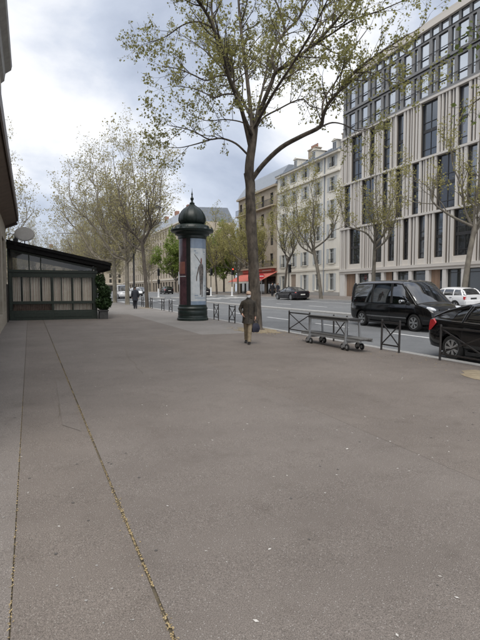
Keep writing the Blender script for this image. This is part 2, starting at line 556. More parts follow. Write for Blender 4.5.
# ================================================================== THE SETTING
def sheet(name, matn, xs, ys, dz=0.0, zf=gz, kind='structure'):
    mb = MB()
    n = len(xs)
    vs = [(x, y, zf(min(max(x, xs[0] + 1e-6), xs[-1] - 1e-6), y) + dz) for y in ys for x in xs]
    fs = [(j * n + i, j * n + i + 1, (j + 1) * n + i + 1, (j + 1) * n + i) for j in range(len(ys) - 1) for i in range(n - 1)]
    mb.add(vs, fs)
    o = mb.build(name, matn)
    return tag(o, kind=kind)

YS = [-40, 0, 30, 60, 100, 400]
gr = MB().add([(-2500, -2500, -0.6), (2500, -2500, -0.6), (2500, 2500, -0.6), (-2500, 2500, -0.6)], [(0, 1, 2, 3)])
tag(gr.build('ground', 'ground_earth'), kind='structure')

sheet('pavement_bed', 'joint_dirt', [-1.0, 8.93], YS, -0.014)
sheet('pavement', 'pavement_asphalt_pale', [-1.0, -0.134], [-40, 0, 30])
sheet('pavement', 'pavement_asphalt_brown', [-0.126, 0.590], [-40, 0, 30])
sheet('pavement', 'pavement_asphalt', [0.61, 3.596], [-40, 0, 26, 30])
sheet('pavement', 'pavement_asphalt_brown', [3.599, 5.6], [-40, 0, 16.2])
sheet('pavement', 'pavement_asphalt_brown', [5.6, 8.93], [-40, 0, 16.2])
sheet('pavement', 'border_concrete', [5.6, 8.93], [16.206, 60, 100, 400])
sheet('pavement', 'pavement_asphalt', [3.602, 5.594], [16.206, 30])
sheet('pavement', 'border_concrete', [3.602, 5.594], [30.006, 60, 100, 400])
sheet('pavement', 'pavement_asphalt_pale', [-60, 3.596], [30.006, 60, 100, 400])
sheet('pavement', 'pavement_asphalt_pale', [-60, -1.006], [26.2, 30])
# old utility trench re-laid in darker asphalt beside the long joint
pm = MB()
tr = [(0.33, 6.2), (0.52, 5.85), (0.565, 7.4), (0.56, 9.2), (0.40, 9.2)]
pm.add([(x, y, gz(x, y) + 0.004) for x, y in tr], [tuple(range(len(tr)))])
tag(pm.build('pavement_patch', 'pavement_asphalt'), kind='structure')

sheet('road', 'road_asphalt', [9.1, 26.7], YS)
sheet('road_far', 'road_asphalt', [36, 120], [83, 100, 118], zf=lambda x, y: gz(36, y))
sheet('far_pavement', 'pavement_asphalt_pale', [26.72, 36], YS)

# kerb of granite stones along the near pavement
kb = MB()
for y0, y1 in ((-40, 2), (2, 70), (70, 100), (100, 400)):
    dz = 0.0 if y0 != 2 else -0.012
    a, b = gz(0, y0) + dz, gz(0, y1) + dz
    d = 0.012 if y0 == 2 else 0
    kb.add([(8.935, y0, a), (9.23 - d, y0, a), (9.235 - d, y0, a - 0.3), (8.935, y0, a - 0.3),
            (8.935, y1, b), (9.23 - d, y1, b), (9.235 - d, y1, b - 0.3), (8.935, y1, b - 0.3)],
           [(0, 1, 5, 4), (1, 2, 6, 5), (0, 3, 2, 1), (4, 5, 6, 7), (0, 4, 7, 3)])
kerb = tag(kb.build('kerb', 'joint_dirt'), kind='structure')
stone = MB()
hw, hl, hh = 0.146, 0.494, 0.13
stone.rings([[(-hw, -hl, -hh), (hw + .006, -hl, -hh), (hw + .004, -hl, hh - 0.03), (hw - 0.025, -hl, hh), (-hw, -hl, hh)],
             [(-hw, hl, -hh), (hw + .006, hl, -hh), (hw + .004, hl, hh - 0.03), (hw - 0.025, hl, hh), (-hw, hl, hh)]])
stone_me = stone.mesh('kerb_stone', 'kerb_granite')
for k in range(68):
    y = 2.5 + k
    o = put('kerb_stone', stone_me, kerb, (9.085 + random.uniform(-.004, .004), y, gz(0, y) - hh + random.uniform(0, .005)))
    o.rotation_euler = (math.atan(0.008), 0, random.uniform(-.004, .004))
fk = MB()
for (y0, y1) in ((-40, 100), (100, 400)):
    a, b = gz(27, y0), gz(27, y1)
    fk.add([(26.55, y0, a - .3), (26.56, y0, a + .003), (26.85, y0, a + .003), (26.85, y0, a - .3),
            (26.55, y1, b - .3), (26.56, y1, b + .003), (26.85, y1, b + .003), (26.85, y1, b - .3)],
           [(0, 1, 5, 4), (1, 2, 6, 5), (2, 3, 7, 6), (0, 3, 2, 1), (4, 5, 6, 7)])
tag(fk.build('far_kerb', 'kerb_granite'), kind='structure')
# raised lane separator
sp = MB()
y0, y1 = 12.0, 53.0
for (y0, y1) in ((12.0, 32.0), (32.0, 53.0)):
    r = []
    for y in (y0, y1):
        z = gz(16.6, y)
        r.append([(16.42, y, z - .1), (16.45, y, z + .10), (16.52, y, z + .13), (16.78, y, z + .135), (16.85, y, z + .11), (16.88, y, z - .1)])
    sp.rings(r)
tag(sp.build('lane_separator', 'kerb_granite'), kind='structure')

# painted lines on the road
def paint(x0, x1, y0, y1):
    mb.add([(x0, y0, gz(x0, y0) + .005), (x1, y0, gz(x1, y0) + .005), (x1, y1, gz(x1, y1) + .005), (x0, y1, gz(x0, y1) + .005)], [(0, 1, 2, 3)])
mb = MB()
for k in range(12):
    y = 11.9 + k * 5.1
    paint(12.43, 12.57, y, y + 2.6)
tag(mb.build('lane_marking', 'road_paint'), kind='structure')
mb = MB()
paint(24.6, 24.75, 16, 60)
tag(mb.build('lane_marking', 'road_paint'), kind='structure')
mb = MB()
for k in range(9):
    y = 14 + k * 5.5
    paint(20.4, 20.54, y, y + 2.6)
tag(mb.build('lane_marking', 'road_paint'), kind='structure')
mb = MB()
for k in range(14):
    x = 9.8 + k * 1.15
    if abs(x + .3 - 16.6) < .7: continue
    paint(x, x + .55, 55.5, 59.0)
tag(mb.build('crosswalk_marking', 'road_paint'), kind='structure')
# traffic islands
def island(cx, cy, a, b):
    mb = MB()
    z = gz(cx, cy)
    prof = [(1.0, -.1), (1.0, .09), (.93, .13)]
    rings = [[(cx + a * s * math.cos(t), cy + b * s * math.sin(t), z + h) for t in np.linspace(0, 2 * math.pi, 20, endpoint=False)] for s, h in prof]
    mb.rings(rings)
    tag(mb.build('traffic_island', 'kerb_granite'), kind='structure')
island(16.6, 67.0, 0.9, 2.4)
island(18.4, 63.2, 0.8, 2.2)
island(23.9, 65.6, 0.8, 2.2)
island(25.4, 61.2, 0.7, 1.8)
# bare earth pits round the street trees
def pit(cx, cy, rx, ry, seed):
    rr = random.Random(seed)
    pts = []
    for k in range(22):
        a = 2 * math.pi * k / 22
        q = 1 + rr.uniform(-.22, .18)
        x, y = cx + rx * q * math.cos(a), cy + ry * q * math.sin(a)
        pts.append((min(x, 8.92), y, gz(0, y) + .005))
    m = MB().add([(cx, cy, gz(0, cy) + .03)] + pts, [(0, k + 1, (k + 1) % 22 + 1) for k in range(22)])
    tag(m.build('tree_pit', 'tree_pit_dirt', smooth=60), kind='structure')
pit(8.25, 17.1, .8, 1.25, 1)
pit(8.15, 6.1, .62, 1.0, 2)
pit(8.5, 38.3, .6, .8, 3)

# ================================================================== BUILDINGS
def wall_open(mb, xf, y0, y1, z0, z1, holes, depth):
    """front wall in the plane x = xf with rectangular openings and their reveals (depth signed along x)"""
    ys = sorted({y0, y1, *[h[0] for h in holes], *[h[1] for h in holes]})
    zs = sorted({z0, z1, *[h[2] for h in holes], *[h[3] for h in holes]})
    for i in range(len(ys) - 1):
        for j in range(len(zs) - 1):
            cy, cz = (ys[i] + ys[i + 1]) / 2, (zs[j] + zs[j + 1]) / 2
            if any(h[0] < cy < h[1] and h[2] < cz < h[3] for h in holes):
                continue
            mb.add([(xf, ys[i], zs[j]), (xf, ys[i + 1], zs[j]), (xf, ys[i + 1], zs[j + 1]), (xf, ys[i], zs[j + 1])], [(0, 1, 2, 3)])
    for a, b, c, d in holes:
        e = xf + depth
        for p, q in (((a, c), (b, c)), ((b, c), (b, d)), ((b, d), (a, d)), ((a, d), (a, c))):
            mb.add([(xf, *p), (xf, *q), (e, *q), (e, *p)], [(0, 1, 2, 3)])


def raw(mb, name, matn, parent):
    return put(name, mb.mesh(name, matn), parent)

_wc = {}
def window(parent, xf, y0, y1, z0, z1, rec, fm, gm, cols=1, rows=(), fw=.06, name='window'):
    """casement: frame mesh with glazing bars, pane as its sub-part; rec signed along x"""
    w, h = y1 - y0, z1 - z0
    key = (round(w, 2), round(h, 2), rec, fm, gm, cols, tuple(rows), fw)
    if key not in _wc:
        m = MB()
        sg = 1 if rec > 0 else -1
        d0, d1 = sorted((rec - .05 * sg, rec + .05 * sg))
        X = (d0, d1)
        m.box(X, (-w / 2 - .02, -w / 2 + fw), (-h / 2 - .02, h / 2 + .02))
        m.box(X, (w / 2 - fw, w / 2 + .02), (-h / 2 - .02, h / 2 + .02))
        m.box(X, (-w / 2 + fw, w / 2 - fw), (-h / 2 - .02, -h / 2 + fw))
        m.box(X, (-w / 2 + fw, w / 2 - fw), (h / 2 - fw, h / 2 + .02))
        zs = [(-h / 2 + fw, h / 2 - fw)]
        for c in range(1, cols):
            yy = -w / 2 + w * c / cols
            m.box((d0 + .01, d1 - .01), (yy - fw * .45, yy + fw * .45), zs[0])
        for (f, t) in rows:
            zz = -h / 2 + h * f
            m.box((d0 - .004 * sg, d1 - .004 * sg), (-w / 2 + fw, w / 2 - fw), (zz - t / 2, zz + t / 2))
        _wc[key] = m.mesh(name, fm)
    o = put(name, _wc[key], parent, (xf, (y0 + y1) / 2, (z0 + z1) / 2))
    piece('pane', gm, o, (rec + .012, rec + .028) if rec > 0 else (rec - .028, rec - .012), (-w / 2 + .01, w / 2 - .01), (-h / 2 + .01, h / 2 - .01))
    return o


def building(name, loc, label, cat='building'):
    o = empty(name, loc)
    WORLDP.add(o.name)
    tag(o, label, cat)
    return o

# ------------------------------------------------ modern office block with stone fins
XF = 36.0
ob = building('office_building', (XF, 30, 1.0), 'modern office block with staggered tall windows between pale stone fins, right of cream house')
YA, YB = 12.0, 50.95
core = MB()
core.box((XF + .55, XF + 16), (YA, YB), (0.3, 20.3))
core.box((XF + .95, XF + 16), (YA, YB), (20.3, 26.9))
core.build('core_wall', 'office_metal', ob)
tiers = [
    (4.32, 9.20, [(49.13, 46.97), (44.59, 43.13), (42.22, 41.1), (39.88, 39.0), (37.72, 36.77), (35.6, 34.48), (33.28, 31.06),
                  (29.3, 28.2), (26.5, 25.4), (23.8, 21.6), (20, 18.9), (17, 15.9)]),
    (9.42, 14.60, [(50.27, 48.99), (46.83, 44.59), (43.26, 42.3), (41.1, 40.03), (38.71, 37.72), (35.47, 33.17), (31.93, 30.85),
                   (28.9, 27.8), (26, 23.8), (22, 21), (19.6, 18.5), (16.8, 14.6)]),
    (14.82, 20.18, [(48.93, 46.83), (45.54, 44.59), (43.26, 42.06), (41.1, 40.03), (37.63, 35.47), (33.09, 31.93), (30.75, 29.7),
                    (27, 24.8), (23, 22), (20.5, 19.4), (17.4, 15.2)])]
for ti, (z0, z1, wins) in enumerate(tiers):
    piece('ledge', 'office_stone', ob, (XF - .06, XF + .56), (YA, YB + .02), (z1, z1 + .22))
    edges = [YB - .02]
    for a, b in wins:
        lo, hi = min(a, b), max(a, b)
        wz0 = z0 + (.62 if ti == 0 else .10)
        cols = 2 if hi - lo > 1.6 else 1
        wd = window(ob, XF + .16, lo + .03, hi - .03, wz0, z1 - .03, .22, 'office_frame', random.choice(('glass_office', 'glass_office', 'glass_office_b', 'glass_office_c')), cols,
                    ((.47, .30), (.13, .05), (.63, .05)), .07)
        if ti == 0:
            piece('spandrel', 'office_cream', ob, (XF + .02, XF + .5), (lo, hi), (z0, wz0 - .03))
        edges += [hi, lo]
    edges.append(YA)
    for g in range(0, len(edges), 2):
        hi, lo = edges[g], edges[g + 1]
        span = hi - lo
        if span < .15:
            continue
        piece('panel', 'office_groove_dark', ob, (XF + .17, XF + .54), (lo + .003, hi - .003), (z0 + .003, z1 - .003))
        n = max(1, round(span / .38))
        st = span / n
        for k in range(n):
            fwid = st * (0.38 if (k + g) % 3 else 0.56)
            c = lo + (k + .5) * st
            dep = (0.0, .06, .02, .09)[(k * 3 + g + ti) % 4]
            if k == 0 or k == n - 1:
                dep = 0.02
            c0 = lo if k == 0 else c - fwid / 2
            c1 = hi if k == n - 1 else c + fwid / 2
            if k and (k + g + ti) % 3 == 1:
                piece('slot', 'office_frame', ob, (XF + .15, XF + .169), (lo + k * st - .05, lo + k * st + .05), (z0 + .01, z1 - .01))
            piece('fin', 'office_fin', ob, (XF + dep, XF + .168), (c0 + .004, c1 - .004), (z0 + .006, z1 - .006))
piece('ledge', 'office_stone', ob, (XF - .10, XF + .56), (YA, YB + .03), (4.02, 4.316))
piece('ledge', 'office_stone', ob, (XF + .0, XF + .57), (YA, YB + .03), (3.74, 4.016))
# two metal-clad upper floors and the attic strip
for fi, (z0, z1) in enumerate(((20.44, 23.3), (23.36, 26.15))):
    piece('cladding', 'office_metal', ob, (XF + .26, XF + .94), (YA, YB), (z0 - .02, z0 + .36))
    piece('string_course', 'office_frame', ob, (XF + .14, XF + .27), (YA, YB), (z0 - .03, z0 + .03))
    piece('rail', 'office_frame', ob, (XF + .17, XF + .21), (YA, YB), (z0 + 1.17, z0 + 1.23))
    piece('cladding', 'office_metal', ob, (XF + .26, XF + .94), (YA, YB), (z1 - .22, z1 - .025))
    y = 50.9
    while y > YA + 2.4:
        ys = [y, y - .40, y - .40 - .42, y - .40 - .42 - .36, y - 2.32]
        piece('cladding', 'office_metal', ob, (XF + .26, XF + .93), (y - .40, y), (z0 + .36, z1 - .22))
        window(ob, XF + .26, y - .82, y - .40, z0 + .36, z1 - .22, .16, 'office_frame', 'glass_attic', 1, (), .04)
        piece('cladding', 'office_metal', ob, (XF + .26, XF + .93), (y - 1.18, y - .82), (z0 + .36, z1 - .22))
        window(ob, XF + .26, y - 2.32, y - 1.18, z0 + .36, z1 - .22, .16, 'office_frame', 'glass_attic', 1, ((.34, .05),), .05)
        y -= 2.32
piece('string_course', 'office_frame', ob, (XF + .2, XF + .95), (YA, YB), (26.13, 26.17))
y = 50.9
while y > YA + 1.2:
    piece('cladding', 'office_metal', ob, (XF + .3, XF + .94), (y - .28, y), (26.17, 27.05))
    window(ob, XF + .3, y - 1.16, y - .28, 26.2, 27.05, .10, 'office_frame', 'glass_attic', 1, (), .05)
    y -= 1.16
piece('parapet', 'office_cream', ob, (XF + .05, XF + 1.2), (YA, YB + .02), (27.05, 27.75))
piece('roof', 'zinc', ob, (XF + 1.2, XF + 16), (YA, YB), (26.9, 27.4))
# ground floor: stone piers, shop glass, timber lined recesses
piers = [50.5, 47.54, 45.12, 42.96, 40.95, 38.71, 36.37, 34.23, 32.04, 29.9, 27.7, 25.5, 23.3, 21.1, 18.9, 16.7, 14.5]
recess = {0, 3, 6, 11}
for k, p in enumerate(piers):
    w = .55 if k == 0 else .24
    piece('pier', 'office_white', ob, (XF + .05, XF + .5), (p - w, p + w * .8), (.7, 3.735))
    if k + 1 < len(piers):
        a, b = piers[k + 1] + (.19), p - w
        if k in recess:
            piece('recess_lining', 'office_wood', ob, (XF + .42, XF + .5), (a + .55, b), (.7, 3.73))
            o = window(ob, XF + .2, a, a + .55, .95, 3.73, .22, 'office_frame', 'glass_shop', 1, (), .05, name='door')
            piece('handle', 'galvanised', o, (.10, .14), (.12, .15), (-.4, .3))
        else:
            window(ob, XF + .18, a, b, 1.35, 3.72, .2, 'office_frame', 'glass_shop', 1, ((.86, .06),), .06)
            piece('stall_riser', 'office_stone', ob, (XF + .1, XF + .5), (a, b), (.7, 1.33))

# ------------------------------------------------ cream house with shutters
hb = building('cream_house', (XF, 59.4, 1.0), 'cream rendered six storey house with grey shutters between office block and red awning')
HY0, HY1 = 51.0, 67.73
bays = [52.79, 56.12, 59.39, 62.67, 65.76]
rows = [(5.25, 7.15), (8.44, 10.35), (11.5, 13.4), (14.54, 16.3), (17.55, 18.95)]
holes, wins = [], []
for r, (za, zb) in enumerate(rows):
    for b in bays:
        holes.append((b - .52, b + .52, za, zb)); wins.append((b, za, zb, r))
for i, b in enumerate(bays):
    if i == 3:
        continue
    holes.append((b - .55, b + .55, 1.75, 3.95)); wins.append((b, 1.75, 3.95, -1))
holes.append((61.85, 63.45, .9, 4.1))
wm = MB()
wall_open(wm, XF, HY0, HY1, .3, 19.3, holes, .3)
wm.box((XF + .34, XF + 13), (HY0, HY1), (.3, 19.3))
wm.add([(XF, HY0, .3), (XF + .35, HY0, .3), (XF + .35, HY0, 19.3), (XF, HY0, 19.3)], [(0, 1, 2, 3)])
raw(wm, 'wall', 'house_cream', hb)
shut = {}
for b, za, zb, r in wins:
    hw_ = .52 if r >= 0 else .55
    o = window(hb, XF, b - hw_, b + hw_, za, zb, .2, 'shutter_grey', 'glass_house', 2, ((.72, .05),) if r < 4 else (), .07)
    piece('sill', 'house_trim', o, (-.09, .12), (-hw_ - .1, hw_ + .1), (-(zb - za) / 2 - .12, -(zb - za) / 2 - .003))
    if r >= 0:
        g = MB()
        g.bar((-.10, -hw_ - .02, .52), (-.10, hw_ + .02, .52), .035)
        g.bar((-.10, -hw_ - .02, .10), (-.10, hw_ + .02, .10), .03)
        for q in range(9):
            yy = -hw_ + 2 * hw_ * q / 8
            g.bar((-.10, yy, .10), (-.10, yy, .52), .02)
        if 'g' not in shut:
            shut['g'] = g.mesh('window_guard', 'iron')
        put('guard_rail', shut['g'], o, (0, 0, -(zb - za) / 2))
    h = zb - za
    key = round(h, 2)
    if key not in shut:
        s_ = MB()
        s_.box((-.05, -.005), (-.25, -.20), (-h / 2, h / 2)); s_.box((-.05, -.005), (.20, .25), (-h / 2, h / 2))
        s_.box((-.05, -.005), (-.2, .2), (-h / 2, -h / 2 + .08)); s_.box((-.05, -.005), (-.2, .2), (h / 2 - .08, h / 2))
        nl = int(h / .11)
        for q in range(nl):
            zc = -h / 2 + .1 + (h - .2) * (q + .5) / nl
            s_.add([(-.045, -.2, zc - .045), (-.045, .2, zc - .045), (-.012, .2, zc + .045), (-.012, -.2, zc + .045)], [(0, 1, 2, 3)])
        shut[key] = s_.mesh('shutter', 'shutter_grey')
    for sg in (-1, 1):
        if r != -1 or b in (bays[1], bays[0], bays[2], bays[4]):
            put('shutter', shut[key], o, (-.02, sg * (hw_ + .28), 0))
d = MB()
d.box((XF + .16, XF + .24), (61.85, 63.45), (.95, 4.1))
for sgn, yc in ((0, 62.25), (0, 63.05)):
    for za, zb in ((1.2, 2.2), (2.35, 3.6)):
        d.box((XF + .13, XF + .17), (yc - .28, yc + .28), (za, zb))
dd = d.build('door', 'house_door', hb)
k_ = MB().lathe([(.0, 0), (.035, .01), (.035, .04), (0, .06)], 10, axis='x').build('handle', 'iron', dd, (XF + .08, 62.6, 2.05))
piece('string_course', 'house_trim', hb, (XF - .10, XF + .1), (HY0, HY1), (4.42, 4.66))
piece('cornice', 'house_trim', hb, (XF - .30, XF + .1), (HY0, HY1 + .05), (16.72, 16.92))
piece('cornice', 'house_trim', hb, (XF - .42, XF + .1), (HY0, HY1 + .05), (19.05, 19.32))
piece('gutter', 'zinc', hb, (XF - .5, XF - .36), (HY0, HY1), (19.30, 19.42))
piece('plinth', 'stone_grey', hb, (XF - .05, XF + .05), (HY0, 61.84), (.4, 1.5))
piece('plinth', 'stone_grey', hb, (XF - .05, XF + .05), (63.46, HY1), (.4, 1.5))
piece('drainpipe', 'zinc', hb, (XF - .14, XF - .03), (54.4, 54.52), (1.0, 19.2))
rf = MB()
prof = [(XF - .35, 19.33), (XF + 3.2, 21.5), (XF + 6.5, 22.2), (XF + 10.8, 21.5), (XF + 13, 19.33)]
rf.prism(prof, HY0 + .02, HY1 - .02, 'xz')
roof = rf.build('roof', 'zinc', hb)
for k in range(28):          # standing seams
    y = HY0 + .3 + k * .6
    rs_ = MB().bar((XF - .33, y, 19.39), (XF + 3.2, y, 21.55), .05, .06)
    rs_.build('seam', 'zinc', roof)
for y in (53.5, 62.2):
    c = MB().box((XF + 3.5, XF + 4.4), (y, y + 2.2), (21.2, 22.9)).box((XF + 3.4, XF + 4.5), (y - .1, y + 2.3), (22.9, 23.05))
    ch = c.build('chimney', 'house_tan', roof)
    for q in range(5):
        MB().lathe([(.12, 0), (.10, .55), (.13, .6)], 10, (XF + 3.95, y + .3 + q * .4, 23.05)).build('chimney_pot', 'brick_red', roof)
for b in (bays[0], bays[1] + 1.6, bays[3]):
    dm = MB().box((XF + .35, XF + 1.8), (b - .55, b + .55), (19.5, 20.9)).prism([(b - .7, 20.9), (b + .7, 20.9), (b, 21.2)], XF + .2, XF + 2.4, 'yz')
    dm.build('dormer', 'house_trim', roof)
    window(roof, XF + .35, b - .4, b + .4, 19.75, 20.75, -.03, 'shutter_grey', 'glass_house', 2, (), .05)

# ------------------------------------------------ tan stone corner house with the red awning
tb = building('corner_house', (XF, 75.4, 1.0), 'tan stone corner house with iron balconies above the red cafe awning')
TY0, TY1 = 67.75, 83.0
tb_b = [69.7, 73.0, 76.3, 79.6, 82.0]
tr_rows = [(5.7, 7.7), (9.0, 11.2), (12.3, 14.4), (15.5, 17.4)]
holes = [(b - .55, b + .55, a, c) for a, c in tr_rows for b in tb_b]
sh_holes = [(68.2, 71.6, 1.2, 4.0), (72.2, 76.6, 1.2, 4.0), (77.2, 82.4, 1.2, 4.0)]
wm = MB()
wall_open(wm, XF, TY0, TY1, .3, 18.4, holes + sh_holes, .3)
wm.box((XF + .34, XF + 13), (TY0, TY1), (.3, 18.4))
wm.add([(XF, TY1, .3), (XF + .35, TY1, .3), (XF + .35, TY1, 18.4), (XF, TY1, 18.4)], [(0, 1, 2, 3)])
raw(wm, 'wall', 'house_tan', tb)
for a, b, c, d in sh_holes:
    window(tb, XF, a, b, c, d, .2, 'dark_wood', 'glass_shop', 3, ((.78, .07),), .09)
bm_ = None
for a, c in tr_rows:
    for b in tb_b:
        window(tb, XF, b - .55, b + .55, a, c, .2, 'dark_wood', 'glass_house', 2, ((.72, .05),), .06)
for zb_, in ((5.5,), (15.3,)):
    bl = MB().box((XF - .75, XF + .05), (TY0 + .1, TY1 - .1), (zb_ - .22, zb_ - .02)).build('balcony', 'house_tan', tb)
    g = MB()
    g.bar((XF - .68, TY0 + .15, zb_ + .95), (XF - .68, TY1 - .15, zb_ + .95), .05)
    g.bar((XF - .68, TY0 + .15, zb_ + .08), (XF - .68, TY1 - .15, zb_ + .08), .04)
    for q in range(100):
        yy = TY0 + .15 + (TY1 - TY0 - .3) * q / 99
        g.bar((XF - .68, yy, zb_ + .08), (XF - .68, yy, zb_ + .95), .022)
    g.build('railing', 'iron', bl)
piece('cornice', 'house_tan', tb, (XF - .45, XF + .1), (TY0, TY1 + .1), (18.1, 18.42))
MB().prism([(XF - .4, 18.43), (XF + 2.0, 21.6), (XF + 11, 21.9), (XF + 13, 18.43)], TY0, TY1, 'xz').build('roof', 'zinc', tb)
# awning over the cafe
aw = building('cafe_awning', (34.2, 74.5, 3.2), 'red fabric cafe awning with pale valance on the tan corner house', 'awning')
a = MB()
ax0 = 33.0
z_b, z_t = 3.25, 4.75
y0, y1 = 67.6, 81.0
a.add([(ax0, y0, z_b), (ax0, y1, z_b), (36.0, y1 + .0, z_t), (36.0, y0, z_t), (ax0, y0, z_b - .04), (ax0, y1, z_b - .04), (36.0, y1, z_t - .06), (36.0, y0, z_t - .06)],
      [(0, 1, 2, 3), (7, 6, 5, 4), (0, 4, 5, 1), (0, 3, 7, 4), (1, 5, 6, 2)])
a.build('canopy', 'awning_red', aw)
v = MB()
for k in range(34):
    ya = y0 + (y1 - y0) * k / 34; yb = y0 + (y1 - y0) * (k + 1) / 34
    ym = (ya + yb) / 2
    v.prism([(ya, z_b - .05), (yb, z_b - .05), (yb, z_b - .30), (ym, z_b - .38), (ya, z_b - .30)], ax0 - .01, ax0 + .01, 'yz')
v.build('valance', 'awning_white', aw)
piece('sign_board', 'awning_red', aw, (35.7, 35.98), (68.4, 80.5), (4.75, 5.22))
piece('sign_board_edge', 'awning_white', aw, (35.68, 35.70), (69.2, 72.4), (4.90, 5.06))

# ------------------------------------------------ beige block further along, and the distant grey one
def plain_block(name, label, matn, x0, x1, y0, y1, z1, nb, nr, bz=5.0, face='x', dome=False):
    o = building(name, ((x0 + x1) / 2, (y0 + y1) / 2, .8), label)
    wm = MB()
    holes = []
    st = (y1 - y0) / nb
    rh = (z1 - bz - .4) / nr
    for r in range(nr):
        for b in range(nb):
            yc = y0 + (b + .5) * st
            holes.append((yc - .55, yc + .55, bz + r * rh + .25, bz + r * rh + .25 + min(2.1, rh - .7)))
    g_holes = [(y0 + b * st + .35, y0 + (b + 1) * st - .35, 1.3, bz - .9) for b in range(nb)]
    wall_open(wm, x0, y0, y1, .3, z1, holes + g_holes, .3)
    wm.box((x0 + .34, x1), (y0, y1), (.3, z1))
    wm.add([(x0, y0, .3), (x0 + .35, y0, .3), (x0 + .35, y0, z1), (x0, y0, z1)], [(0, 1, 2, 3)])
    raw(wm, 'wall', matn, o)
    for h in holes + g_holes:
        window(o, x0, h[0], h[1], h[2], h[3], .2, 'dark_wood', 'glass_house', 2, (), .06)
    piece('cornice', 'house_trim', o, (x0 - .4, x0 + .1), (y0, y1), (z1 - .35, z1))
    piece('string_course', 'house_trim', o, (x0 - .2, x0 + .1), (y0, y1), (bz - .35, bz - .1))
    rfp = [(x0 - .3, z1 + .01), (x0 + 2.4, z1 + 3.4), (x1 - 2, z1 + 3.8), (x1, z1 + .01)]
    rr_ = MB().prism(rfp, y0, y1, 'xz').build('roof', 'zinc', o)
    for q in range(3):
        yy = y0 + (q + .5) * (y1 - y0) / 3
        MB().box((x0 + 3, x0 + 4), (yy, yy + 1.6), (z1 + 3, z1 + 5)).build('chimney', 'brick_red', rr_)
    return o
plain_block('apartment_block', 'beige stone apartment block far along the boulevard, behind the thin tree trunk', 'house_beige', 36, 50, 118, 152, 19.5, 11, 5)
plain_block('apartment_block', 'farthest pale apartment block on the right side, beyond the beige one', 'stone_left', 36, 50, 154, 205, 20.5, 14, 5)
plain_block('apartment_block', 'grey roofed building behind the green trees of the side square', 'stone_grey', 78, 92, 92, 135, 17.0, 12, 4)
plain_block('apartment_block', 'hazy building closing the far end of the boulevard', 'house_beige', 60, 74, 215, 260, 19.0, 10, 5)

fe = plain_block('apartment_block', 'pale block across the far end of the boulevard behind the tree trunks', 'stone_left', -30, -16, 215, 275, 17.0, 15, 5)
fe.location = (10, 232, .8); fe.rotation_euler.z = R(90)
# ------------------------------------------------ corner building right beside the camera
lb = building('corner_building', (-6, 15, 0), 'stone building at the left edge with dark projecting canopy over the pavement')
XL, LY0, LY1 = -1.0, 5.0, 26.2
holes = []
for b in range(6):
    yc = 7.5 + b * 3.2
    holes.append((yc - 1.1, yc + 1.1, .75, 4.0))
    for r in range(3):
        z = 6.3 + r * 3.1
        holes.append((yc - .6, yc + .6, z, z + 2.0))
wm = MB()
wall_open(wm, XL, LY0, LY1, -.5, 16.6, holes, -.3)
wm.box((-14, XL - .36), (LY0, LY1), (-.5, 16.6))
wm.add([(XL, LY1, -.5), (XL - .37, LY1, -.5), (XL - .37, LY1, 16.6), (XL, LY1, 16.6)], [(0, 1, 2, 3)])
wm.add([(XL, LY0, -.5), (XL - .37, LY0, -.5), (XL - .37, LY0, 16.6), (XL, LY0, 16.6)], [(0, 1, 2, 3)])
raw(wm, 'wall', 'stone_left', lb)
for h in holes:
    window(lb, XL, h[0], h[1], h[2], h[3], -.2, 'dark_wood', 'glass_shop' if h[2] < 3 else 'glass_house', 2, ((.75, .05),), .07)
piece('base_course', 'dark_wood', lb, (XL - .02, XL + .04), (25.2, 26.22), (-.4, 2.0))
cp = MB()
prof = [(XL - .02, 4.78), (-.50, 5.02), (-.44, 5.12), (-.44, 5.42), (-.52, 5.56), (-.60, 5.62), (XL - .02, 5.75)]
cp.prism(prof, LY0, LY1 + .05, 'xz')
cn = cp.build('canopy', 'soffit', lb)
cf = MB().prism([(-.44, 5.02), (-.405, 5.06), (-.405, 5.50), (-.44, 5.54)], LY0, LY1 + .07, 'xz')
cf.build('fascia', 'maroon_metal', cn)
MB().prism([(XL - .02, 4.70), (-.455, 4.93), (-.455, 5.0), (XL - .02, 4.775)], LY1 - .25, LY1 + .09, 'xz').build('end_bracket', 'maroon_metal', cn)
ck = MB().prism([(XL - .02, 11.6), (-.86, 11.75), (-.80, 12.1), (-.55, 12.3), (-.50, 12.5), (XL - .02, 12.62)], LY0, LY1 + .12, 'xz')
ck.build('cornice', 'stone_grey', lb)
MB().prism([(XL - .02, 15.0), (-.85, 15.15), (-.85, 15.4), (XL - .02, 15.5)], LY0, LY1 + .06, 'xz').build('cornice', 'stone_grey', lb)
MB().prism([(XL - .02, 16.2), (-.75, 16.4), (-.7, 16.7), (XL - .02, 16.8)], LY0, LY1 + .06, 'xz').build('cornice', 'stone_grey', lb)
MB().prism([(XL + .1, 16.81), (XL - 4.4, 18.8), (-12, 18.9), (-14, 16.81)], LY0, LY1, 'xz').build('roof', 'zinc', lb)

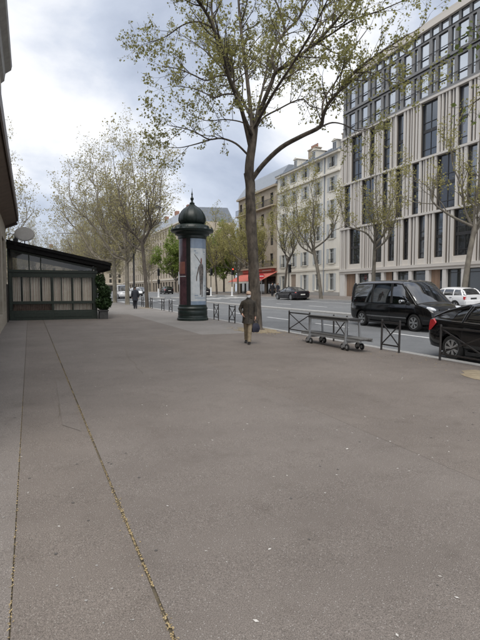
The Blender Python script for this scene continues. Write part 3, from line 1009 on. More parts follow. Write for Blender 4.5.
# ================================================================== CAFE TERRACE
tz = gz(0, 26.5) - .02
tc_ = building('cafe_terrace', (1.2, 29.5, tz), 'dark green glazed cafe terrace with striped curtains and sloping black roof', 'terrace')
TX0, TX1, TF, TB = -0.92, 3.28, 26.36, 33.2
def tbox(name, matn, x, y, z, par=None, bevel=0.006):
    return MB().box(x, y, z).build(name, matn, par or tc_, bevel=bevel)
tbox('floor', 'dark_wood', (TX0 + .05, TX1 - .05), (TF + .12, TB), (tz, tz + .08))
tbox('base_panel', 'terrace_green', (TX0, TX1), (TF, TF + .12), (tz - .03, .70))
for x0, x1 in ((-.72, .96), (1.16, 3.0)):
    tbox('base_moulding', 'terrace_green', (x0, x1), (TF - .02, TF + .01), (.36, .60))
for x0, x1 in ((TX0, TX0 + .14), (1.03, 1.13), (2.03, 2.09), (TX1 - .23, TX1)):
    tbox('post', 'terrace_green', (x0, x1), (TF - .012, TF + .13), (.705, 2.60 if x0 > 2.9 or x0 < 0 else 2.37))
for x in (-.33, .03, .52, 1.52, 2.52):
    tbox('glazing_bar', 'terrace_green', (x - .018, x + .018), (TF + .012, TF + .09), (1.17, 2.365))
tbox('rail', 'terrace_green', (TX0 + .14, TX1 - .23), (TF - .03, TF + .12), (1.02, 1.165))
tbox('rail', 'terrace_green', (TX0 - .02, TX1 + .03), (TF - .05, TF + .14), (2.604, 2.74))
tbox('rail', 'terrace_green', (TX0 + .14, TX1 - .23), (TF - .005, TF + .12), (2.372, 2.60))
# sloping roof
def roofz(x):
    return 4.18 + (x - TX0) * (3.16 - 4.18) / (3.96 - TX0)
rp = [(TX0 - .06, roofz(TX0)), (3.98, roofz(3.98)), (3.93, roofz(3.98) - .40), (3.80, roofz(3.8) - .33), (TX0 - .06, roofz(TX0) - .40)]
rfo = MB().prism(rp, TF - .35, TB + .2, 'xz').build('roof', 'terrace_roof', tc_)
MB().bar((TX0, TF - .38, roofz(TX0) - .10), (3.99, TF - .38, roofz(3.99) - .10), .05, .12).build('roof_edge_trim', 'terrace_roof', rfo)
# gable glazing above the rail
for k, (xa, xb) in enumerate(((TX0 + .12, -.02), (.04, .52), (.58, 3.05))):
    poly = [(xa, 2.75), (xb, 2.75), (xb, roofz(xb) - .42), (xa, roofz(xa) - .42)]
    MB().prism(poly, TF + .04, TF + .052, 'xz').build('pane', 'glass_terrace', tc_)
for x in (.01, .55):
    tbox('glazing_bar', 'terrace_green', (x - .03, x + .03), (TF, TF + .09), (2.742, roofz(x) - .40))
MB().bar((TX0 + .1, TF + .04, roofz(TX0 + .1) - .46), (3.25, TF + .04, roofz(3.25) - .46), .10, .10).build('gable_rail', 'terrace_green', tc_)
# main panes and lower panes
for xa, xb in ((TX0 + .14, -.35), (-.31, .01), (.05, .50), (.54, 1.03), (1.13, 1.50), (1.54, 2.03), (2.09, 2.50), (2.54, TX1 - .23)):
    tbox('pane', 'glass_clear', (xa, xb), (TF + .045, TF + .052), (1.168, 2.37), bevel=0)
for xa, xb in ((TX0 + .14, 1.03), (1.13, 2.03), (2.09, TX1 - .23)):
    tbox('pane', 'glass_clear', (xa, xb), (TF + .045, TF + .052), (.703, 1.018), bevel=0)
# pleated curtains with woven stripes
def curtain(xa, xb, z0, z1, stripes, matn='curtain_cloth'):
    n = max(6, int((xb - xa) / .025))
    vs, fs = [], []
    for i in range(n + 1):
        x = xa + (xb - xa) * i / n
        y = TF + .17 + .022 * math.sin(i * 1.9) + .008 * math.sin(i * .7 + xa)
        vs += [(x, y, z0), (x, y, z1)]
    for i in range(n):
        fs.append((2 * i, 2 * i + 2, 2 * i + 3, 2 * i + 1))
    o = put('curtain', MB().add(vs, fs).mesh('curtain', matn), tc_)
    for s_ in stripes:
        i = int(n * s_)
        w = 1
        sv, sf = [], []
        for q in range(i, min(n, i + w) + 1):
            sv += [(vs[2 * q][0], vs[2 * q][1] - .003, z0), (vs[2 * q][0], vs[2 * q][1] - .003, z1)]
        for q in range(len(sv) // 2 - 1):
            sf.append((2 * q, 2 * q + 2, 2 * q + 3, 2 * q + 1))
        put('stripe', MB().add(sv, sf).mesh('stripe', 'curtain_stripe'), o)
for xa, xb in ((-.76, -.40), (-.30, .02), (.06, .52), (.60, 1.0), (1.14, 1.48), (1.50, 2.0), (2.10, 2.48), (2.55, 3.02)):
    curtain(xa, xb, 1.12, 2.40, (.2, .55, .8))
curtain(-.76, 1.02, .66, 1.06, (), 'curtain_red')
curtain(1.14, 2.02, .66, 1.06, (.1, .3, .5, .7, .9))
curtain(2.1, 3.03, .66, 1.06, (.1, .3, .5, .7, .9))
# street side of the terrace and back wall
tbox('side_panel', 'terrace_green', (TX1 - .12, TX1), (TF + .125, TB), (tz - .03, 1.0))
for k in range(6):
    y = TF + .14 + k * (TB - TF - .2) / 5
    tbox('post', 'terrace_green', (TX1 - .11, TX1 - .005), (y, y + .1), (1.003, 2.9))
    if k < 5:
        tbox('pane', 'glass_terrace', (TX1 - .07, TX1 - .06), (y + .1, y + (TB - TF - .2) / 5), (1.003, 2.86), bevel=0)
tbox('side_rail', 'terrace_green', (TX1 - .13, TX1 + .01), (TF + .145, TB), (2.86, 3.0))
tbox('back_panel', 'terrace_green', (TX0, TX1), (TB, TB + .1), (tz, 2.95))
tbox('house_side_panel', 'terrace_green', (TX0 - .06, TX0 - .002), (TF + .13, TB), (tz, 3.75))
# oval plaque above the roof
ov = MB()
pl = [(.43 * math.cos(a), .32 * math.sin(a)) for a in np.linspace(0, 2 * math.pi, 28, endpoint=False)]
ov.prism(pl, -.03, .03, 'xz')
sg = empty('oval_sign', (-.16, 26.9, 4.56))
tag(sg, 'pale oval sign panel mounted above the cafe terrace roof', 'sign')
ov.build('panel', 'plaque', sg, bevel=.012)
rim = MB().tube([(.45 * math.cos(a), 0, .34 * math.sin(a)) for a in np.linspace(0, 2 * math.pi, 29)], .025, 6, cap=False)
rim.build('rim', 'plaque', sg, smooth=60)
MB().bar((0, .03, -.75), (0, .03, .2), .05).build('support_post', 'iron', sg)

# wall lantern on the building's corner
wl = empty('wall_lantern', (-.98, 26.0, 4.35))
tag(wl, 'black scrolled iron wall lantern under the canopy at the building corner', 'lantern')
MB().tube([(0, 0, 0), (.2, .03, .12), (.36, .05, .05), (.42, .06, -.06)], .018, 6).build('bracket', 'iron', wl, smooth=60)
MB().lathe([(.02, .02), (.10, -.04), (.13, -.08), (.12, -.09), (.08, -.36), (.03, -.40)], 6, (.42, .06, -.06)).build('lamp_body', 'iron', wl)

# potted shrub at the terrace end
def leaf_cloud(n, cf, size, seed, elong=1.5):
    r = np.random.default_rng(seed)
    C = cf(r, n)
    u = r.normal(size=(n, 3)); u /= np.linalg.norm(u, axis=1)[:, None]
    w = r.normal(size=(n, 3)); w -= (w * u).sum(1)[:, None] * u; w /= np.linalg.norm(w, axis=1)[:, None]
    s = size * r.uniform(.65, 1.3, n)[:, None]
    nn = np.cross(u, w)
    a = C - u * s * .5 * elong
    b = C + w * s * .36 + nn * s * .10 - u * s * .05
    c = C + u * s * .5 * elong
    d = C - w * s * .36 + nn * s * .10 - u * s * .05
    V = np.stack([a, b, c, d], 1).reshape(-1, 3)
    return V

def quads_mesh(name, V, matn):
    me = bpy.data.meshes.new(name)
    nq = len(V) // 4
    me.vertices.add(len(V)); me.vertices.foreach_set('co', V.astype(np.float32).ravel())
    me.loops.add(nq * 4); me.loops.foreach_set('vertex_index', np.arange(nq * 4, dtype=np.int32))
    me.polygons.add(nq)
    me.polygons.foreach_set('loop_start', np.arange(0, nq * 4, 4, dtype=np.int32))
    me.update(calc_edges=True)
    me.validate()
    me.materials.append(M[matn])
    return me

def ball(c, rad, shell=.55):
    c, rad = np.array(c), np.array(rad)
    def f(r, n):
        d = r.normal(size=(n, 3)); d /= np.linalg.norm(d, axis=1)[:, None]
        q = r.uniform(shell ** 3, 1, n) ** (1 / 3)
        lump = 1 + .16 * np.sin(d[:, 0] * 7 + 1) * np.sin(d[:, 1] * 6) * np.cos(d[:, 2] * 5)
        return c + d * (q * lump)[:, None] * rad
    return f
ps = empty('potted_shrub', (3.55, 26.2, gz(0, 26.2)))
tag(ps, 'dark leafy shrub in a black planter at the terrace end', 'plant')
MB().box((-.22, .22), (-.22, .22), (0, .46)).box((-.25, .25), (-.25, .25), (.40, .48)).build('planter', 'terracotta', ps, bevel=.01)
MB().tube([(0, 0, .4), (.02, 0, .9), (0, .02, 1.5)], [.03, .025, .015], 6).build('stem', 'bark_dark', ps)
V = np.concatenate([leaf_cloud(1500, ball((.03, 0, .86), (.42, .40, .40), .3), .10, 1), leaf_cloud(1100, ball((.05, .0, 1.42), (.36, .36, .42), .2), .10, 2),
                    leaf_cloud(450, ball((-.12, .05, 1.98), (.26, .24, .42), .1), .10, 3)])
tag(put('foliage', quads_mesh('foliage', V, 'leaf_shrub'), ps), kind='stuff')

# ================================================================== ADVERTISING COLUMN
kx, ky = 7.66, 23.6
kk = empty('advertising_column', (kx, ky, gz(kx, ky)))
tag(kk, 'dark green advertising column with onion dome and curved posters on the pavement', 'column')
MB().lathe([(.80, 0), (.80, .10), (.765, .13), (.765, .20), (.74, .24), (.735, .52), (.76, .57), (.77, .62), (.745, .66), (.72, .70)], 40).build('base', 'kiosk_green', kk, smooth=35)
MB().lathe([(.735, .245), (.752, .27), (.752, .48), (.735, .505)], 40).build('base_band', 'kiosk_green', kk, smooth=35)
MB().lathe([(.655, .68), (.655, 4.25)], 40).build('drum', 'kiosk_black', kk, smooth=35)
cam_az = math.atan2(-ky, -kx)            # direction from the column to the viewer
def arc(phi0, phi1, r, z0, z1, matn, name, par, th=.02, n=None):
    """curved panel; phi measured to the viewer's right from the viewing direction"""
    n = n or max(3, int(abs(phi1 - phi0) / 4))
    rg = []
    for i in range(n + 1):
        a = cam_az + R(phi0 + (phi1 - phi0) * i / n)
        c, s = math.cos(a), math.sin(a)
        rg.append([(r * c, r * s, z0), ((r + th) * c, (r + th) * s, z0), ((r + th) * c, (r + th) * s, z1), (r * c, r * s, z1)])
    return MB().rings(rg).build(name, matn, par, smooth=35)
panels = [(-8, 96, 'poster_pale'), (-128, -25, 'poster_maroon'), (112, 216, 'poster_pale')]
for a0, a1, mm in panels:
    p = arc(a0, a1, .665, .80, 4.10, mm, 'poster', kk)
    if mm == 'poster_pale' and a0 == -8:
        arc(a0, a1, .687, 3.62, 4.10, 'poster_blue', 'poster_band', p, .002)
        arc(a0, a1, .687, .80, .98, 'poster_blue', 'poster_band', p, .002)
        def fig(pts, matn, name):          # flat printed shape wrapped on the poster
            o_ = []
            for u, z in pts:
                a = cam_az + R(u)
                o_.append((.6895 * math.cos(a), .6895 * math.sin(a), z))
            put(name, MB().add(o_, [tuple(range(len(o_)))]).mesh(name, matn), p)
        # printed figure: each shape is rows of (height, left edge, right edge) wrapped on the curve
        def shape(rows, matn):
            vs, fs, m_n = [], [], 6
            for z, l, r_ in rows:
                for q in range(m_n + 1):
                    a = cam_az + R(l + (r_ - l) * q / m_n)
                    vs.append((.6885 * math.cos(a), .6885 * math.sin(a), z))
            for k in range(len(rows) - 1):
                for q in range(m_n):
                    fs.append((k * (m_n + 1) + q, k * (m_n + 1) + q + 1, (k + 1) * (m_n + 1) + q + 1, (k + 1) * (m_n + 1) + q))
            put('printed_figure', MB().add(vs, fs).mesh('printed_figure', matn), p)
        shape([(2.86, 36, 43), (2.78, 29, 50), (2.5, 28, 53), (2.2, 30, 51), (1.95, 31, 49)], 'poster_ink')
        shape([(1.955, 31, 39.5), (1.6, 32, 39), (1.38, 33, 38.5), (1.30, 31, 38.5)], 'poster_ink')
        shape([(1.955, 40, 49), (1.55, 41, 47), (1.28, 41.5, 46), (1.20, 40, 46)], 'poster_ink')
        shape([(2.72, 25, 31), (2.45, 20, 26), (2.2, 15, 20), (1.98, 15, 19)], 'poster_ink')
        shape([(3.14, 38, 42), (3.05, 36, 43.5), (2.93, 36, 43.5), (2.84, 37.5, 42)], 'poster_red')
        for (u_, z_, w_, h_) in ((6, 3.45, 10, .05), (10, 3.36, 14, .03), (52, 3.42, 12, .04), (56, 3.30, 8, .03), (12, 2.62, 6, .03), (56, 1.72, 14, .05), (60, 1.58, 10, .03), (8, 1.25, 16, .04), (10, 1.12, 60, .03)):
            shape([(z_ + h_, u_, u_ + w_), (z_, u_ + 1, u_ + w_ - 1.5)], 'poster_blue')
        for q in range(6):
            u0, u1 = 8 + q * 5, 13.2 + q * 5
            z0_, z1_ = 3.32 - q * .075, 3.32 - (q + 1) * .075
            fig([(u0, z0_ - .025 - q * .006), (u1, z1_ - .03 - q * .006), (u1, z1_ + .02), (u0, z0_ + .015)], 'poster_ink', 'printed_figure')
    if mm == 'poster_maroon':
        fig2 = arc(a0 + 14, a1 - 8, .687, 2.35, 2.95, 'poster_red', 'poster_band', p, .002)
        arc(a0 + 4, a1 - 4, .687, 2.2, 2.24, 'poster_pale', 'poster_band', p, .002)
for a in (-24.5, 96.5, 217):
    arc(a, a + 15.0, .66, .72, 4.2, 'kiosk_black', 'post', kk, .055)
MB().lathe([(.72, .70), (.72, .78), (.68, .80)], 40).build('lower_ring', 'kiosk_green', kk, smooth=35)
MB().lathe([(.67, 4.10), (.73, 4.13), (.73, 4.25), (.80, 4.30), (.86, 4.32), (.90, 4.42), (1.06, 4.46), (1.10, 4.56), (1.03, 4.60), (.90, 4.66), (.84, 4.78), (.60, 4.86), (.50, 4.90)], 40).build('cornice', 'kiosk_green', kk, smooth=30)
for k in range(18):          # palmette crest round the cornice
    a = 2 * math.pi * k / 18
    c = MB().prism([(-.10, 0), (.10, 0), (.085, .09), (.03, .12), (0, .19), (-.03, .12), (-.085, .09)], -.015, .015, 'xz')
    o = c.build('crest_leaf', 'kiosk_green', kk, (1.06 * math.cos(a), 1.06 * math.sin(a), 4.53))
    o.rotation_euler = (R(-14), 0, a + math.pi / 2)
dome = MB()
prof = [(.56, 4.84), (.66, 4.93), (.70, 5.04), (.70, 5.16), (.655, 5.32), (.565, 5.48), (.44, 5.61), (.30, 5.71), (.17, 5.80), (.10, 5.88)]
n = 48
rg = []
for r_, z_ in prof:
    rg.append([((r_ * (1 + .018 * abs(math.sin(8 * t)) - .012)) * math.cos(t), (r_ * (1 + .018 * abs(math.sin(8 * t)) - .012)) * math.sin(t), z_) for t in np.linspace(0, 2 * math.pi, n, endpoint=False)])
dm_ = dome.rings(rg).build('dome', 'kiosk_green', kk, smooth=50)
for k in range(8):
    t = math.pi * k / 4
    MB().tube([((r_ + .006) * math.cos(t), (r_ + .006) * math.sin(t), z_) for r_, z_ in prof], .016, 6).build('rib', 'kiosk_green', dm_, smooth=60)
MB().lathe([(.11, 5.87), (.13, 5.90), (.13, 5.94), (.07, 5.98), (.05, 6.05), (.085, 6.12), (.085, 6.18), (.04, 6.24), (.03, 6.34), (.05, 6.38), (.03, 6.43), (.012, 6.52), (.006, 6.68)], 16).build('finial', 'kiosk_green', kk, smooth=35)

# ================================================================== BARRIERS
def barrier_mesh(w):
    root_parts = []
    for s in (-1, 1):
        m = MB().lathe([(.030, 0), (.027, .02), (.027, .82), (.024, .835), (.010, .845)], 10, (0, s * w / 2, 0))
        root_parts.append(('post', m, 40))
    root_parts.append(('top_rail', MB().bar((0, -w / 2, .77), (0, w / 2, .77), .035, .04), None))
    root_parts.append(('bottom_rail', MB().bar((0, -w / 2, .16), (0, w / 2, .16), .03, .035), None))
    root_parts.append(('cross_brace', MB().bar((.0, -w / 2, .17), (.0, w / 2, .75), .022, .028), None))
    root_parts.append(('cross_brace', MB().bar((.012, -w / 2, .75), (.012, w / 2, .17), .022, .028), None))
    return [(n_, m.mesh(n_, 'barrier_paint', sm if sm else 30)) for n_, m, sm in root_parts]
narrow, wide = barrier_mesh(.68), barrier_mesh(1.38)
bars = [(14.85, 1, 'wide black cross-braced barrier just left of the wheeled bench'),
        (12.35, 0, 'narrow black cross-braced barrier half hidden behind the wheeled bench'),
        (10.1, 0, 'narrow black cross-braced barrier between wheeled bench and parked black car'),
        (7.7, 1, 'wide cross-braced barrier in front of the parked black car at right edge'),
        (21.05, 0, 'narrow cross-braced barrier between advertising column and walking man, nearer the tree'),
        (23.15, 0, 'narrow cross-braced barrier directly right of the advertising column base'),
        (31.9, 0, 'small barrier just left of the advertising column base'),
        (34.0, 0, 'second small barrier leftwards from the advertising column'),
        (37.6, 0, 'small barrier right of the thin tree trunk near the distant pedestrian'),
        (40.8, 0, 'farthest small barrier beside the distant pedestrian walking away')]
for y, wd, lab in bars:
    o = empty('street_barrier', (8.78, y, gz(0, y)))
    o.rotation_euler = (math.atan(.008), R(random.uniform(-1, 1)), R(random.uniform(-1.5, 1.5)))
    tag(o, lab, 'barrier', 'black barriers along the kerb')
    for n_, me in (wide if wd else narrow):
        put(n_, me, o)

# ================================================================== WHEELED BENCH-TABLE
cx, cy = 8.02, 11.62
ct = empty('market_trolley', (cx, cy, gz(0, cy)), R(-1.0))
tag(ct, 'long grey metal trolley with dark top board and low shelf on caster wheels', 'trolley')
MB().box((-.24, .24), (-1.02, 1.02), (.80, .845)).build('top_board', 'cart_board', ct, bevel=.008)
for x in (-.20, .20):
    MB().bar((x, -1.04, .78), (x, 1.04, .78), .035, .05).build('top_rail', 'galvanised', ct)
MB().box((-.245, -.06), (-1.0, .98), (.848, .872)).build('plank', 'cart_plank', ct, bevel=.006)
MB().box((-.05, .10), (-.9, 1.0), (.848, .868)).build('plank', 'cart_plank', ct, bevel=.006)
for x0 in (-.20, -.06, .08):
    MB().box((x0, x0 + .13), (-1.52, 1.50), (.315, .355)).build('shelf_plank', 'cart_plank', ct, bevel=.006)
for x in (-.19, .21):
    MB().bar((x, -1.50, .285), (x, 1.48, .285), .04, .055).build('shelf_rail', 'galvanised', ct)
wheel = MB().lathe([(.02, -.022), (.075, -.022), (.09, -.012), (.09, .012), (.075, .022), (.02, .022)], 18, axis='x')
wheel_me = wheel.mesh('wheel', 'rubber', 40)
hub_me = MB().lathe([(.012, -.03), (.045, -.026), (.045, .026), (.012, .03)], 12, axis='x').mesh('hub', 'galvanised', 40)
for s in (-1, 1):
    yy = s * .93
    for x in (-.24, .24):
        MB().bar((x * .85, yy, .80), (x, yy, .20), .045, .045).build('leg', 'galvanised', ct)
        cs = MB().bar((x, yy, .24), (x, yy, .15), .06, .07)
        cs.box((x - .04, x - .03), (yy - .03, yy + .06), (.08, .2)); cs.box((x + .03, x + .04), (yy - .03, yy + .06), (.08, .2))
        co = cs.build('caster', 'galvanised', ct)
        for dy in (-.10, .11):
            w_ = put('wheel', wheel_me, ct, (x, yy + dy, .09))
            put('hub', hub_me, w_)
        MB().bar((x, yy - .10, .10), (x, yy + .11, .10), .02, .03).build('axle', 'iron', ct)
    MB().bar((-.24, yy, .22), (.24, yy, .22), .04, .05).build('cross_member', 'galvanised', ct)
    MB().bar((0, yy, .25), (0, yy + s * .52, .30), .03, .03).build('strut', 'galvanised', ct)

# ================================================================== LAMPS AND SIGNALS
lp = empty('street_lamp', (8.6, 43.4, gz(0, 43.4)))
tag(lp, 'tall dark street lamp with side arm above the distant pedestrian', 'street lamp')
MB().lathe([(.14, 0), (.14, .7), (.09, .85), (.075, 5.0), (.055, 9.0), (.03, 9.3)], 12).build('pole', 'iron', lp, smooth=40)
MB().tube([(0, 0, 8.6), (.6, -.05, 9.05), (1.4, -.1, 9.12), (2.2, -.1, 9.0)], .03, 6).build('arm', 'iron', lp, smooth=60)
MB().lathe([(.05, 9.05), (.16, 9.02), (.34, 8.86), (.36, 8.80), (.30, 8.78)], 16, (2.2, -.1, 0)).build('lamp_shade', 'iron', lp, smooth=40)
MB().lathe([(.29, 8.785), (.24, 8.70), (.10, 8.66)], 16, (2.2, -.1, 0)).build('lamp_glass', 'lamp_glass', lp, smooth=40)

def signal(x, y, h, label, heads, lit=None, white=True, dark=False):
    o = empty('traffic_light', (x, y, gz(x, y)))
    tag(o, label, 'traffic light', 'traffic lights at the crossing')
    MB().lathe([(.055, .9), (.05, h)], 10).build('pole', 'iron', o, smooth=40)
    MB().lathe([(.22, 0), (.22, .12), (.13, .2), (.10, 1.2), (.07, 1.35)], 14).build('pole_base', 'sign_white' if white else 'iron', o, smooth=40)
    for hz, nl in heads:
        hd = MB().box((-.16, .16), (-.30, -.06), (hz - .16 * nl, hz + .16 * nl)).build('signal_head', 'iron', o, bevel=.03)
        for q in range(nl):
            zc = hz + .16 * nl - .17 - q * .31
            MB().tube([(0, -.30, zc), (0, -.42, zc + .01)], [.115, .12], 12, cap=False).build('visor', 'iron', hd)
            MB().lathe([(.0, -.315), (.09, -.31), (.09, -.295)], 12, (0, 0, zc), axis='y').build('lens', 'signal_red' if (lit and q == 0) else 'black_plastic', hd)
    return o
signal(24.0, 65.4, 4.2, 'traffic light pole on white base, left one before the green trees', ((3.5, 3),))
signal(25.5, 61.1, 4.0, 'traffic light showing red on a white base beside the red awning', ((3.45, 3),), lit=True)
signal(28.2, 50.1, 3.9, 'black traffic light in front of the cream house', ((3.35, 3),), white=False)
signal(16.6, 66.6, 4.3, 'stacked black traffic lights on island left of the advertising column', ((3.6, 3), (2.3, 2)))

nb_ = empty('billboard', (19.2, 63.4, gz(19.2, 63.4)), R(-16))
tag(nb_, 'white rectangular panel on a post left of the advertising column', 'sign')
MB().box((-.55, .55), (-.06, .06), (1.9, 3.5)).build('panel', 'sign_white', nb_, bevel=.02)
MB().box((-.62, .62), (-.045, .045), (1.83, 3.57)).build('frame', 'galvanised', nb_, bevel=.01)
MB().bar((0, 0, 0), (0, 0, 1.85), .12).build('post', 'galvanised', nb_)
rs_o = empty('road_sign', (28.0, 57.0, gz(28, 57)), R(-20))
tag(rs_o, 'round red no-entry sign on thin pole in front of the red awning', 'sign')
MB().lathe([(.03, 0), (.03, 2.9)], 8).build('pole', 'galvanised', rs_o, smooth=40)
MB().lathe([(.0, -.06), (.36, -.06), (.36, -.035), (0, -.035)], 24, (0, 0, 2.6), axis='y').build('disc', 'sign_red', rs_o, smooth=30)
MB().box((-.26, .26), (-.066, -.0605), (2.55, 2.65)).build('white_bar', 'sign_white', rs_o)

# ================================================================== TREES
def spline(pts, per=4):
    P = [np.array(p, float) for p in pts]
    if len(P) < 3:
        return [P[0] + (P[-1] - P[0]) * t for t in np.linspace(0, 1, per + 1)]
    Q = [2 * P[0] - P[1]] + P + [2 * P[-1] - P[-2]]
    res = []
    for i in range(1, len(Q) - 2):
        for k in range(per):
            t = k / per
            a, b, c, d = Q[i - 1], Q[i], Q[i + 1], Q[i + 2]
            res.append(.5 * ((2 * b) + (c - a) * t + (2 * a - 5 * b + 4 * c - d) * t * t + (3 * b - a - 3 * c + d) * t ** 3))
    res.append(P[-1])
    return res


class Tree:
    def __init__(s, seed):
        s.r = np.random.default_rng(seed)
        s.V, s.F, s.nv = [], [], 0
        s.leafpts = []

    def tube(s, pts, rad, n):
        P = np.array(pts); m = len(P)
        T = np.gradient(P, axis=0); T /= (np.linalg.norm(T, axis=1)[:, None] + 1e-9)
        ref = np.array([1., 0, 0]) if abs(T[0][0]) < .8 else np.array([0, 1., 0])
        U = ref - T * (T @ ref)[:, None]; U /= (np.linalg.norm(U, axis=1)[:, None] + 1e-9)
        W = np.cross(T, U)
        a = np.arange(n) * 2 * np.pi / n
        rad = np.asarray(rad)[:, None, None]
        ring = P[:, None] + rad * (U[:, None] * np.cos(a)[None, :, None] + W[:, None] * np.sin(a)[None, :, None])
        s.V.append(ring.reshape(-1, 3))
        i = np.arange(m - 1)[:, None] * n; k = np.arange(n)[None]; k2 = (k + 1) % n
        s.F.append(np.stack([i + k, i + k2, i + n + k2, i + n + k], -1).reshape(-1, 4) + s.nv)
        s.nv += m * n

    def grow(s, p0, d0, length, r0, level, cfg):
        r = s.r
        nseg = 5 if level < 2 else 4 if level == 2 else 3
        d = np.array(d0, float); d /= np.linalg.norm(d)
        p = np.array(p0, float)
        pts = [p.copy()]
        wob = cfg.get('wobble', .22)
        for _ in range(nseg):
            d = d + r.normal(size=3) * wob * .6 + np.array([0, 0, cfg.get('up', .10)])
            d /= np.linalg.norm(d)
            p = p + d * length / nseg
            pts.append(p.copy())
        rad = np.linspace(r0, max(r0 * .42, .004), nseg + 1)
        s.tube(pts, rad, 6 if r0 > .05 else 4 if r0 > .018 else 3)
        s.branch(pts, length, rad, level, cfg)

    def branch(s, pts, length, rad, level, cfg, tmin=None):
        r = s.r
        maxl = cfg['levels']
        if level >= maxl:
            n = r.poisson(cfg['leaves'])
            for _ in range(n):
                t = r.uniform(.1, 1.0) * (len(pts) - 1)
                i = min(int(t), len(pts) - 2)
                s.leafpts.append(pts[i] + (pts[i + 1] - pts[i]) * (t - i) + r.normal(size=3) * cfg['lspread'])
            return
        sp = cfg['spacing'][level]
        cnt = max(1, int(length / sp + r.uniform(0, 1)))
        for c in range(cnt + 1):
            t = (r.uniform(cfg['tmin'][level] if tmin is None else tmin, 1.0) if c < cnt else 1.0)
            x = t * (len(pts) - 1)
            i = min(int(x), len(pts) - 2)
            base = pts[i] + (pts[i + 1] - pts[i]) * (x - i)
            tan = pts[i + 1] - pts[i]
            tan = tan / (np.linalg.norm(tan) + 1e-9)
            rv = r.normal(size=3); rv -= tan * (rv @ tan); rv /= np.linalg.norm(rv) + 1e-9
            ang = r.uniform(.45, 1.05) if c < cnt else r.uniform(0, .3)
            d = tan * math.cos(ang) + rv * math.sin(ang) + np.array([0, 0, cfg.get('lift', .12)])
            if 'out' in cfg:
                q = base - np.array(cfg['out']); q[2] *= .6; q /= np.linalg.norm(q) + 1e-9
                d = d + q * .35
            ln = cfg['len'][level] * r.uniform(.55, 1.2) * (1.12 - .45 * t)
            rr = min(np.interp(x, range(len(rad)), rad) * .62, cfg['rmax'][level])
            s.grow(base, d, ln, rr, level + 1, cfg)

    def limb(s, pts, r0, r1, level, cfg, n=8, tmin=.2):
        P = spline(pts, 4)
        rad = np.linspace(r0, r1, len(P))
        s.tube(P, rad, n)
        L_ = sum(np.linalg.norm(P[i + 1] - P[i]) for i in range(len(P) - 1))
        s.branch(P, L_, rad, level, cfg, tmin)

    def wood(s, name, matn):
        V = np.concatenate(s.V); F = np.concatenate(s.F)
        me = bpy.data.meshes.new(name)
        me.vertices.add(len(V)); me.vertices.foreach_set('co', V.astype(np.float32).ravel())
        me.loops.add(len(F) * 4); me.loops.foreach_set('vertex_index', F.astype(np.int32).ravel())
        me.polygons.add(len(F)); me.polygons.foreach_set('loop_start', np.arange(0, len(F) * 4, 4, dtype=np.int32))
        me.update(calc_edges=True)
        me.polygons.foreach_set('use_smooth', np.ones(len(F), bool))
        me.materials.append(M[matn])
        return me

    def leaves(s, name, matn, size, droop=.3, elong=1.25):
        C = np.array(s.leafpts); n = len(C)
        r = s.r
        u = r.normal(size=(n, 3)); u[:, 2] -= droop; u /= np.linalg.norm(u, axis=1)[:, None]
        w = r.normal(size=(n, 3)); w -= (w * u).sum(1)[:, None] * u; w /= np.linalg.norm(w, axis=1)[:, None]
        nn = np.cross(u, w)
        z = size * r.uniform(.55, 1.35, n)[:, None]
        V = np.stack([C, C + u * z * .5 * elong + w * z * .45 + nn * z * .14, C + u * z * elong, C + u * z * .5 * elong - w * z * .45 + nn * z * .14], 1).reshape(-1, 3)
        return quads_mesh(name, V, matn)


def tree_object(label, wood_me, trunk_me, leaf_me, loc, rz=0, s=1.0, group=None, name='plane_tree'):
    o = empty(name, loc, rz)
    o.scale = (s, s, s)
    tag(o, label, 'tree', group)
    put('trunk', trunk_me, o)
    put('branches', wood_me, o)
    tag(put('crown', leaf_me, o), kind='stuff')
    return o

# ------------------------------------------------ the big plane tree on the near pavement
DEP = 19.1
PXM = 481 / DEP
yaw = R(YAW)
crt = np.array([math.cos(yaw), -math.sin(yaw), 0]); cfw = np.array([math.sin(yaw), math.cos(yaw), 0])
def tp(px, py, w=0.0):
    """tree-local point: u to the right, height, w = metres behind the trunk plane"""
    k = (1 + w / DEP) / PXM
    u = (px - 240) * k - (257 - 240) / PXM
    z = (290.5 - py) * k + CAM_H - gz(8.25, 17.2)
    return crt * u + cfw * w + np.array([0, 0, z])
T = Tree(3)
tk = MB()
tp_ = [tp(257, 331), tp(256.6, 327), tp(256, 318), tp(255, 300), tp(253.5, 270), tp(252, 240), tp(250.5, 210), tp(249.5, 190), tp(249, 176)]
P_ = spline(tp_, 4)
tr_ = np.interp(np.linspace(0, 1, len(P_)), [0, .05, .12, .3, 1], [.42, .29, .235, .22, .185])
Tt = Tree(4); Tt.tube(P_, tr_, 18)
Vt = Tt.V[0]
ang_ = np.arctan2(Vt[:, 1], Vt[:, 0])
Vt *= 1.0
Vt[:, :2] += (np.stack([np.cos(ang_), np.sin(ang_)], 1) * (.016 * np.sin(ang_ * 5 + Vt[:, 2] * 3) + .014 * np.sin(Vt[:, 2] * 6 + ang_ * 3) + .012 * np.sin(Vt[:, 2] * 2.3 + ang_ * 2))[:, None])
trunk_me = Tt.wood('trunk', 'bark_near')
cfg = dict(levels=4, spacing=(.55, .42, .27, .2), tmin=(.2, .2, .2, .2), len=(2.1, 1.25, .62, .36), rmax=(.055, .028, .013, .007),
           leaves=5.2, lspread=.05, wobble=.24, up=.05, lift=.10)
def LB(pts, r0, r1, level=1, tmin=.25, n=8):
    T.limb([tp(*p) for p in pts], r0 * .76, r1 * .8, level, cfg, n, tmin)
